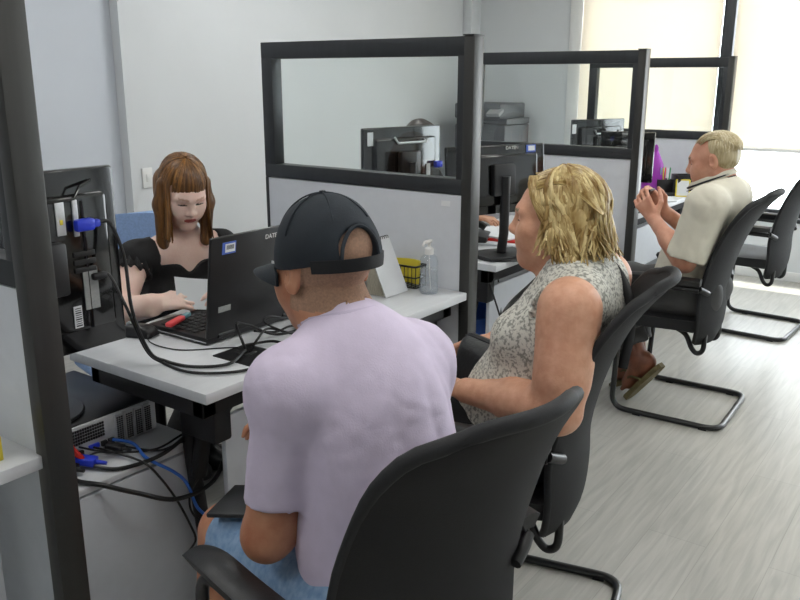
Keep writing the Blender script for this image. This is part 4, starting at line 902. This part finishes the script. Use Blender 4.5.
dp = TP+[rc(J['SR'], (3.33, 2.38, .79), .056, .054, .04), rc(J['SL'], (3.79, 2.38, .79), .056, .054, .04), rc(J['P'], J['P']+np.array([0, -.05, -.03]), .15, .15, .05), el(c+s*(R @ np.array([0, .01, -.12])), (.06, .07, .05), R, .006, 's')]
tq = [(k, (g[0], g[1], g[2]+.012, g[3]+.014), kk, op, c_) for k, g, kk, op, c_ in legs]
mesh_obj('trousers', sculpt(tq, bbox(tq), .011), M['seat'], t, base); shoes(t, [((3.48, 2.08, .09), (0, -1, 0)), ((3.64, 2.08, .09), (0, -1, 0))], M['vinyl'], base)
mesh_obj('black_top', sculpt(dp, bbox(dp), .009, infl=.012, wr=folds(.005, 40, 41)), DR, t, base)
hp = [el(c+s*(R @ np.array([0, -.02, .042])), s*np.array([.083, .098, .086]), R, 0), el(c+s*(R @ np.array([0, -.065, -.04])), s*np.array([.078, .055, .10]), R, .04), el(c+s*(R @ np.array([0, .09, -.02])), s*np.array([.068, .085, .10]), R, .012, 's')]
HV, HF = sculpt(hp, bbox(hp), .006, wr=folds(.003, 80, 45)); b = B(); b.add(HV, HF.tolist())
for i in range(90):
    ph = math.radians(rg.uniform(55, 305)); lock(b, c, R, s, ph, rg.uniform(.05, .6), 1.55, rg.uniform(.06, .11), .05, .002, 6, .005, .002, 1.04)
b.build('hair', hair_mat('dark_hair', (34, 26, 22), (66, 50, 40)), t, off=base)
# ---------------------------------------------------------------- things held, worn on the shoulder, on the desks
# phone in the hands of the man in the polo
t = thing('mobile_phone', 'dark mobile phone held in both hands by the man in the cream polo', 'phone', (3.645, 1.262, .945))
Rp = Matrix.Rotation(math.radians(38), 3, 'X')
B().box((0, 0, 0), (.065, .009, .115), Rp, .004).build('case', M['blk'], t); B().box(tuple(Rp @ Vector((0, -.0048, 0))), (.058, .001, .104), Rp, 0).build('screen', M['gloss'], t)
# shoulder bag on the blonde woman's lap
t = thing('shoulder_bag', 'black quilted shoulder bag on the lap of the blonde woman', 'bag', (1.83, 1.04, .60))
Rb = Matrix.Rotation(math.radians(68), 3, 'Z') @ Matrix.Rotation(math.radians(14), 3, 'X')
def bagp(u, v, sgn): 
    x, z = 2*u-1, 2*v-1; e = (1-x**4)*(1-z**4); return Vector((x*.092, sgn*(.008+.040*max(0, e)**.6+.003*abs(math.sin(x*9+z*9))*e), z*.078))
QB = mat('black_quilted_nylon', (24, 25, 28), .45, var=.15, vscale=40, bump=.15, bscale=120)
b = B()
for sgn in (-1, 1):
    P = [[bagp(i/20, j/14, sgn) for i in range(21)] for j in range(15)]; V = [tuple(Rb @ p+Vector((0, 0, .105))) for r in P for p in r]
    F = [(j*21+i, j*21+i+1, j*21+i+22, j*21+i+21) if sgn < 0 else (j*21+i+21, j*21+i+22, j*21+i+1, j*21+i) for j in range(14) for i in range(20)]; b.add(V, F)
b.tube([tuple(Rb @ Vector(p)+Vector((0, 0, .105))) for p in fillet([(-.092, 0, -.078), (.092, 0, -.078), (.092, 0, .078), (-.092, 0, .078), (-.092, 0, -.078)], .03)], .010, 8); b.build('bag_body', QB, t)
B().tube([tuple(Rb @ Vector((-.08, -.012, .068))+Vector((0, 0, .105))), tuple(Rb @ Vector((.08, -.012, .068))+Vector((0, 0, .105)))], .004, 6).build('zip', M['silver'], t)
off = (1.83, 1.04, .60)
st = catmull([(1.80, .98, .775), (1.81, .985, .82), (1.845, .975, .885), (1.90, .945, .935), (1.955, .90, .99), (1.975, .83, 1.032), (1.965, .755, 1.015), (1.955, .700, .95), (1.94, .680, .86), (1.92, .685, .76)], 6)
B().tube(st, .009, 8, (1.3, .45)).build('shoulder_strap', M['blk'], t, off=off)
# papers held by the clerk
t = thing('paper_sheet', 'white paper held in the hands of the woman in black', 'paper', (1.64, 1.965, .812))
Rq = Matrix.Rotation(math.radians(-32), 3, 'Z') @ Matrix.Rotation(math.radians(-28), 3, 'X')
o = B().grid(lambda u, v: tuple(Rq @ Vector((-.055+.13*u, .01*math.sin(u*3), -.035+.10*v-.02*u))), 9, 7, .0012).build('sheet', M['paper'], t)
o = B().grid(lambda u, v: (1.50+.21*u-.05*v, 1.87+.14*v+.04*u, .7415+.006*v*v), 7, 7, .0012).build('paper_sheet', M['paper']); tag(o, 'white paper lying flat on the desk under the hands of the woman', 'paper')
# highlighter on the keyboard
t = thing('highlighter', 'coral highlighter pen lying on the laptop keyboard corner', 'pen', (1.50, 1.875, .782), math.radians(22))
b = B(); b.box((-.02, 0, 0), (.085, .022, .014), None, .005, 3); b.build('barrel', M['coral'], t); B().box((.042, 0, 0), (.04, .018, .012), None, .004).build('cap', M['teal'], t)
# mouse
t = thing('computer_mouse', 'black computer mouse on the desk corner by the woman', 'mouse', (1.414, 1.95, .74), math.radians(20))
b = B(); b.grid(lambda u, v: ((2*u-1)*.029*(1-.25*(2*v-1)**4), -.052+.104*v, .004+.030*max(0, (1-(2*u-1)**4)*(1-(2*v-1)**4))**.5), 15, 17, .003); b.build('shell', M['blk'], t)
B().box2((-.026, -.046, 0), (.026, .046, .006), .003).build('mouse_base', M['gloss'], t); B().cyl((-.004, .03, .033), (.004, .03, .033), .008).build('scroll_wheel', M['greylab'], t)
cb = B(); cb.tube(catmull([(1.405, 1.90, .755), (1.388, 1.87, .744), (1.38, 1.80, .743), (1.40, 1.73, .743), (1.47, 1.665, .743), (1.49, 1.62, .748)], 8), .0018, 6); tag(cb.build('mouse_cable', M['cable']), 'thin black mouse cable on the desk in front of the laptop', 'cable')
# cables
def cable(pts, r, m, label, group=None, n=10):
    return tag(B_tube(pts, r, n).build('cable', m), label, 'cable', group)
def B_tube(pts, r, n=10): return B().tube(catmull(pts, n), r, 8)
cable([(1.198, 1.782, 1.12), (1.225, 1.77, 1.115), (1.24, 1.745, 1.03), (1.225, 1.71, .90), (1.25, 1.69, .79), (1.30, 1.69, .748), (1.315, 1.60, .747), (1.38, 1.54, .748), (1.46, 1.565, .756), (1.478, 1.58, .747)], .0045, M['cable'], 'black video cable from the blue plug of the upright monitor to the desk')
cable([(1.195, 1.785, .987), (1.215, 1.775, .982), (1.225, 1.73, .90), (1.25, 1.70, .79), (1.29, 1.69, .7465), (1.285, 1.57, .7465), (1.36, 1.48, .7465), (1.47, 1.465, .747), (1.56, 1.49, .75), (1.58, 1.57, .752), (1.50, 1.60, .756)], .004, M['cable'], 'black power cable from the upright monitor looping along the desk front')
cable([(1.48, 1.575, .745), (1.47, 1.585, .79), (1.50, 1.63, .812), (1.56, 1.64, .79), (1.64, 1.62, .748), (1.75, 1.60, .747), (1.86, 1.62, .748)], .004, M['cable'], 'black cable arching out of the desk cable hole toward the laptop')
cable([(1.485, 1.57, .745), (1.51, 1.56, .78), (1.57, 1.58, .79), (1.66, 1.57, .757), (1.78, 1.64, .747), (1.90, 1.60, .748)], .0035, M['cable'], 'thinner black cable arching out of the desk cable hole')
cable([(1.62, 1.69, .75), (1.66, 1.64, .747), (1.72, 1.63, .752), (1.80, 1.57, .747), (1.90, 1.66, .75), (2.0, 1.62, .748)], .0035, M['cable'], 'tangled black cable behind the laptop lid')
cable([(1.75, 1.66, .748), (1.70, 1.58, .755), (1.62, 1.54, .77), (1.58, 1.60, .80), (1.66, 1.66, .79), (1.78, 1.66, .75)], .003, M['cable'], 'black cable looping upright beside the desk cable hole')
cable([(1.90, 1.74, .748), (1.84, 1.66, .765), (1.88, 1.58, .78), (1.96, 1.56, .75)], .004, M['cable'], 'short black cable looping between the laptop and the black tray')
cable([(1.055, 1.81, .535), (1.09, 1.76, .515), (1.13, 1.69, .507), (1.24, 1.665, .508), (1.34, 1.665, .535), (1.41, 1.63, .585), (1.43, 1.60, .66)], .0055, M['cable'], 'thick black cable from the computer rear up under the desk')
cable([(1.02, 1.80, .55), (1.02, 1.72, .515), (1.06, 1.66, .50), (1.13, 1.625, .46), (1.245, 1.615, .395), (1.37, 1.615, .395), (1.425, 1.61, .49), (1.415, 1.60, .60), (1.42, 1.58, .68)], .0062, M['cable'], 'thick black cable sagging in a wide loop in front of the white cabinet')
cable([(1.20, 1.81, .53), (1.235, 1.77, .515), (1.21, 1.68, .507), (1.26, 1.64, .46), (1.285, 1.62, .42), (1.315, 1.62, .335), (1.365, 1.62, .285), (1.42, 1.60, .285)], .0045, M['bluec'], 'blue network cable hanging from the computer to the desk leg')
cable([(1.14, 1.81, .53), (1.18, 1.74, .512), (1.19, 1.66, .505), (1.215, 1.635, .46), (1.252, 1.625, .385), (1.285, 1.62, .30), (1.30, 1.62, .245), (1.262, 1.61, .225), (1.29, 1.61, .21), (1.34, 1.61, .23)], .0032, M['cable'], 'thin black cable hanging lowest in front of the white cabinet')
cable([(1.18, 1.81, .53), (1.22, 1.76, .512), (1.26, 1.69, .508), (1.33, 1.66, .515), (1.355, 1.63, .45), (1.30, 1.63, .38), (1.31, 1.63, .31), (1.37, 1.61, .26)], .003, M['cable'], 'thin black cable looping back across the cabinet edge')
cable([(1.10, 1.81, .545), (1.16, 1.765, .52), (1.25, 1.70, .512), (1.34, 1.70, .52), (1.40, 1.66, .55), (1.44, 1.64, .62)], .003, M['cable'], 'thin black cable lying on the cabinet top beside the computer')
def plug(label, p, q, r, m, cat='plug'):
    t = thing('cable_plug', label, cat, p); d = vec(q)-vec(p); Rm = Vector(d).to_track_quat('Y', 'Z').to_matrix(); L = np.linalg.norm(d)
    B().box(tuple(Rm @ Vector((0, L*.4, 0))), (r*2.2, L*.8, r*1.3), Rm, .004).build('housing', m, t); B().cyl(tuple(Rm @ Vector((0, L*.75, 0))), tuple(Rm @ Vector((0, L*1.15, 0))), r*.45, r*.3).build('strain_relief', m, t); return t
plug('blue video plug at the rear of the flat computer', (1.075, 1.80, .525), (1.115, 1.735, .517), .015, M['bluep'])
plug('black power plug at the rear of the flat computer', (1.035, 1.80, .522), (1.06, 1.745, .515), .015, M['blk'])
plug('black plug beside the network socket of the flat computer', (1.175, 1.80, .525), (1.20, 1.745, .518), .012, M['blk'])
o = tag(B_tube([(1.06, 1.805, .565), (1.062, 1.785, .574), (1.07, 1.78, .556), (1.085, 1.77, .53), (1.065, 1.785, .55), (1.055, 1.79, .566)], .005).build('red_tie', M['redp']), 'red plastic tie on the computer rear beside the blue plug', 'cable tie')
# tent calendar, basket, bottle
t = thing('desk_calendar', 'white tent desk calendar standing beside the sanitizer bottle', 'calendar', (2.237, 1.675, .74), 0)
def tent(sg):
    return lambda u, v: (-.065+.13*u, sg*(.055*(1-v)+.002)+.03*v, .185*v+.002)
B().grid(tent(-1), 5, 9, .003).build('cover', M['paper'], t); B().grid(tent(1), 5, 9, .003).build('back_cover', M['paper'], t)
b = B()
for k in range(9): b.grid(lambda u, v: (-.062+.122*u, -.048*(1-v)+.010*k*(1-v)*.9+.001+.03*v, .176*v+.003), 4, 6, .0012)
b.build('pages', M['board'], t)
b = B()
for k in range(12): b.tube([(-.058+.0105*k, .03+.006*math.sin(a), .186+.006*math.cos(a)) for a in np.linspace(0, math.tau, 13)], .0012, 5)
b.build('spiral', M['blk'], t)
t = thing('wire_basket', 'black wire basket of yellow notes against the near partition', 'basket', (2.365, 1.672, .74), math.radians(90))
b = B()
for z in (.004, .04, .08): b.tube(fillet([(-.065, -.032, z), (.065, -.032, z), (.065, .032, z), (-.065, .032, z), (-.065, -.032, z)], .012), .0025 if z < .07 else .004, 6)
for k in range(9): x = -.065+.01625*k; b.tube([(x, -.032, .004), (x, -.032, .08)], .0016, 5); b.tube([(x, .032, .004), (x, .032, .08)], .0016, 5); b.tube([(x, -.032, .004), (x, .032, .004)], .0016, 5)
b.build('wire_frame', M['blk'], t)
o = B().grid(lambda u, v: (2.36+.012*math.sin(u*4)+.012*v, 1.617+.11*u, .752+.085*v), 7, 5, .012).build('yellow_notepad', M['yellow']); tag(o, 'yellow note block leaning inside the black wire basket', 'notepad')
t = thing('pump_bottle', 'clear hand sanitizer bottle with white pump against the near partition', 'bottle', (2.325, 1.545, .74))
prof = [(.0, .0), (.030, .0), (.032, .004), (.032, .115), (.028, .128), (.015, .138), (.013, .142)]
b = B(); b.lathe(prof, (0, 0, .001), 28); b.build('bottle_body', M['clear'], t); b = B(); b.lathe([(0, .004), (.0285, .005), (.0285, .085), (0, .086)], (0, 0, .001), 24); b.build('gel', M['gel'], t)
b = B(); b.lathe([(.0, .138), (.016, .138), (.016, .158), (.012, .162), (.006, .165), (.006, .178), (0, .179)], (0, 0, 0), 20); b.box((-.012, -.002, .184), (.045, .015, .012), None, .005, 3); b.tube(catmull([(-.025, -.002, .185), (-.038, -.003, .182), (-.043, -.003, .174)], 4), .004, 8); b.build('pump', M['white'], t)
B().tube([(0, 0, .14), (.004, 0, .07), (.018, .004, .01)], .0022, 6).build('dip_tube', M['white'], t)
# cap-like yellow packet behind the laptop
o = B().box((1.99, 1.60, .75), (.09, .05, .018), Matrix.Rotation(.5, 3, 'Z'), .005).build('yellow_packet', M['yellow']); tag(o, 'yellow packet between the tangled cables behind the laptop', 'packet')
o = B().box((1.985, 1.685, .7475), (.17, .11, .014), Matrix.Rotation(-.1, 3, 'Z'), .004).build('black_tray', M['blk']); tag(o, 'flat black tray on the desk right of the laptop', 'tray')
# dark folder on the man's knee
o = B().box((1.075, 1.16, .612), (.13, .13, .010), Matrix.Rotation(.35, 3, 'Z') @ Matrix.Rotation(math.radians(-8), 3, 'X'), .003).build('folder', M['vinyl']); tag(o, 'dark folder lying on the knee of the man in lavender', 'folder')
# middle bay: papers, keyboard, bin
for k, (x, y, z, rz, m, l) in enumerate([(3.30, 1.75, .741, .3, 'paper', 'white paper pile on the desk of the middle bay'), (3.34, 1.80, .751, .1, 'redp', 'red folder on the papers of the middle bay desk'), (3.36, 1.84, .762, -.2, 'paper', 'white sheets topmost on the red folder')]):
    o = B().box((x, y, z+.005), (.21, .28, .009), Matrix.Rotation(rz, 3, 'Z'), .001).build(['paper_pile', 'red_folder', 'paper_pile'][k], M[m]); tag(o, l, 'papers')
t = thing('desk_phone', 'black desk phone on the middle bay desk beside the monitor stand', 'phone', (3.22, 1.93, .74), .4)
b = B(); b.box((0, 0, .03), (.17, .2, .05), Matrix.Rotation(.2, 3, 'X'), .01); b.build('phone_base', M['blk'], t); B().tube(fillet([(-.06, -.09, .075), (-.06, -.07, .09), (-.06, .08, .105), (-.06, .10, .09)], .02), .016, 8).build('handset', M['blk'], t)
t = thing('keyboard', 'black keyboard on the desk behind the middle post', 'keyboard', (2.98, 1.95, .74), -.2)
B().box((0, 0, .01), (.42, .14, .016), None, .004).build('case', M['blk'], t); b = B()
for r in range(5):
    for k in range(15): b.box((-.195+.0275*k, -.05+.025*r, .02), (.022, .02, .006), None, .002, 1)
b.build('keys', M['ink'], t)
t = thing('waste_bin', 'blue plastic bin under the middle bay desk', 'bin', (3.165, 1.85, 0))
b = B(); b.grid(lambda u, v: ((.13+.03*v)*math.cos(u*math.tau), (.11+.02*v)*math.sin(u*math.tau), .003+.43*v), 33, 6, .006); b.lathe([(0, .0), (.128, .0), (.128, .008), (0, .008)], (0, 0, 0), 24, sy=.85); b.build('bin_body', M['bluebin'], t)
B().tube([(.163*math.cos(a), .133*math.sin(a), .433) for a in np.linspace(0, math.tau, 33)], .006, 8).build('rim', M['bluebin'], t)
cable([(2.93, 1.65, .66), (2.94, 1.60, .52), (3.0, 1.60, .42), (3.08, 1.66, .44), (3.10, 1.70, .66)], .004, M['cable'], 'black cable hanging under the middle bay desk')
# far bay desk
def on3(x, y): return (x, y, .74)
t = thing('purple_bottle', 'purple cone shaped bottle on the far bay desk', 'bottle', on3(5.35, 1.80))
B().lathe([(0, 0), (.075, 0), (.08, .01), (.074, .10), (.054, .19), (.028, .25), (.014, .28), (.0, .285)], (0, 0, .001), 28).build('bottle_body', M['purple'], t); B().lathe([(.014, .27), (.016, .27), (.016, .30), (.006, .315), (0, .316)], (0, 0, 0), 16).build('cap', M['purple'], t)
t = thing('pen_organizer', 'black mesh pen organizer full of pens on the far bay desk', 'organizer', on3(5.36, 1.665), -.9)
b = B(); b.box2((-.12, -.07, 0), (.12, .07, .02), .004)
def cup(b, x0, y0, x1, y1, h, t_=.004):
    for lo, hi in (((x0, y0, .02), (x1, y0+t_, h)), ((x0, y1-t_, .02), (x1, y1, h)), ((x0, y0, .02), (x0+t_, y1, h)), ((x1-t_, y0, .02), (x1, y1, h))): b.box2(lo, hi, .001)
cup(b, -.115, -.02, -.015, .065, .10); cup(b, .0, -.06, .11, .065, .13); b.build('mesh_box', M['blk'], t)
pc = [('blue', M['bluep']), ('teal', M['teal']), ('yellow', M['yellow']), ('coral', M['coral']), ('white', M['white']), ('green', mat('green_plastic', (60, 150, 90), .4, var=.05))]
rg2 = random.Random(2); cr, sr = math.cos(-.9), math.sin(-.9)
for k, (n, m) in enumerate(pc):
    lx, ly = -.10+.014*k, .0+.03*(k % 2); x, y = 5.36+cr*lx-sr*ly, 1.665+sr*lx+cr*ly
    p = thing('pen', '%s pen standing in the black mesh pen organizer' % n, 'pen', (x, y, .762), 0, 'pens in the organizer')
    e = (rg2.uniform(-.02, .02), rg2.uniform(-.01, .02), .135); B().tube([(0, 0, 0), e], .0042, 8).build('barrel', m, p); B().cyl(e, tuple(vec(e)*1.12), .0048, .003).build('cap', m, p)
t = thing('photo_stand', 'yellow edged card leaning behind the face of the man in polo', 'card', on3(5.30, 1.59), -1.2)
B().grid(lambda u, v: (-.04+.08*u, .035*v, .002+.10*v), 4, 4, .004).build('card', M['paper'], t); b = B(); b.tube(fillet([(-.04, 0, .003), (.04, 0, .003), (.04, .035, .102), (-.04, .035, .102), (-.04, 0, .003)], .005), .005, 6); b.build('border', M['yellow'], t)
o = B().box((5.05, 1.72, .7445), (.21, .30, .007), Matrix.Rotation(.5, 3, 'Z'), .001).build('paper_pile', M['paper']); tag(o, 'white sheets on the far bay desk behind the hands of the man in polo', 'papers')
t = thing('keyboard', 'dark keyboard with cables on the far bay desk behind the phone hands', 'keyboard', (4.78, 1.70, .74), .2)
B().box((0, 0, .01), (.40, .13, .016), None, .004).build('case', M['blk'], t); b = B()
for r in range(5):
    for k in range(15): b.box((-.185+.0262*k, -.045+.023*r, .02), (.021, .018, .006), None, .002, 1)
b.build('keys', M['ink'], t)
# yellow box on the desk at the left edge
o = B().box((.70, 1.52, .765), (.09, .06, .05), Matrix.Rotation(.1, 3, 'Z'), .002).build('yellow_box', M['yellow']); tag(o, 'small yellow box on the desk at the left picture edge', 'box')
# printer in the far corner
t = thing('printer_stand', 'white cabinet under the printer in the far corner', 'cabinet', (6.22, 3.50, 0)); b = B(); b.box2((-.30, -.26, .05), (.20, .26, .90), .004); b.box2((-.28, -.24, 0), (.18, .24, .05), .002); b.build('carcass', M['panel'], t)
for z0, z1 in ((.08, .47), (.49, .88)): d = B().box2((-.315, -.25, z0), (-.30, .25, z1), .004).build('door', M['panel'], t); B().tube(fillet([(-.316, .0, (z0+z1)/2-.05), (-.335, .0, (z0+z1)/2-.05), (-.335, .0, (z0+z1)/2+.05), (-.316, .0, (z0+z1)/2+.05)], .008), .004, 6).build('handle', M['silver'], d)
t = thing('printer', 'grey office printer standing in the far corner beyond the partitions', 'printer', (6.22, 3.50, .90))
b = B(); b.box2((-.23, -.24, 0), (.20, .24, .20), .015); b.build('printer_body', M['printer'], t)
b = B(); b.box2((-.245, -.20, .245), (.19, .235, .37), .015); b.build('scanner_lid', M['printer'], t); b = B(); b.box2((-.20, -.24, .20), (.20, .24, .25), .006); b.build('output_bay', M['printer'], t)
b = B(); b.box((-.26, -.16, .30), (.09, .12, .03), Matrix.Rotation(-.5, 3, 'Y'), .006); b.build('control_panel', M['printl'], t); b = B(); b.box((-.20, .06, .215), (.16, .24, .012), Matrix.Rotation(.2, 3, 'Y'), .004); b.build('paper_tray', M['printer'], t); B().box2((-.236, -.16, .04), (-.228, .18, .15), .004).build('drawer', M['printer'], t)
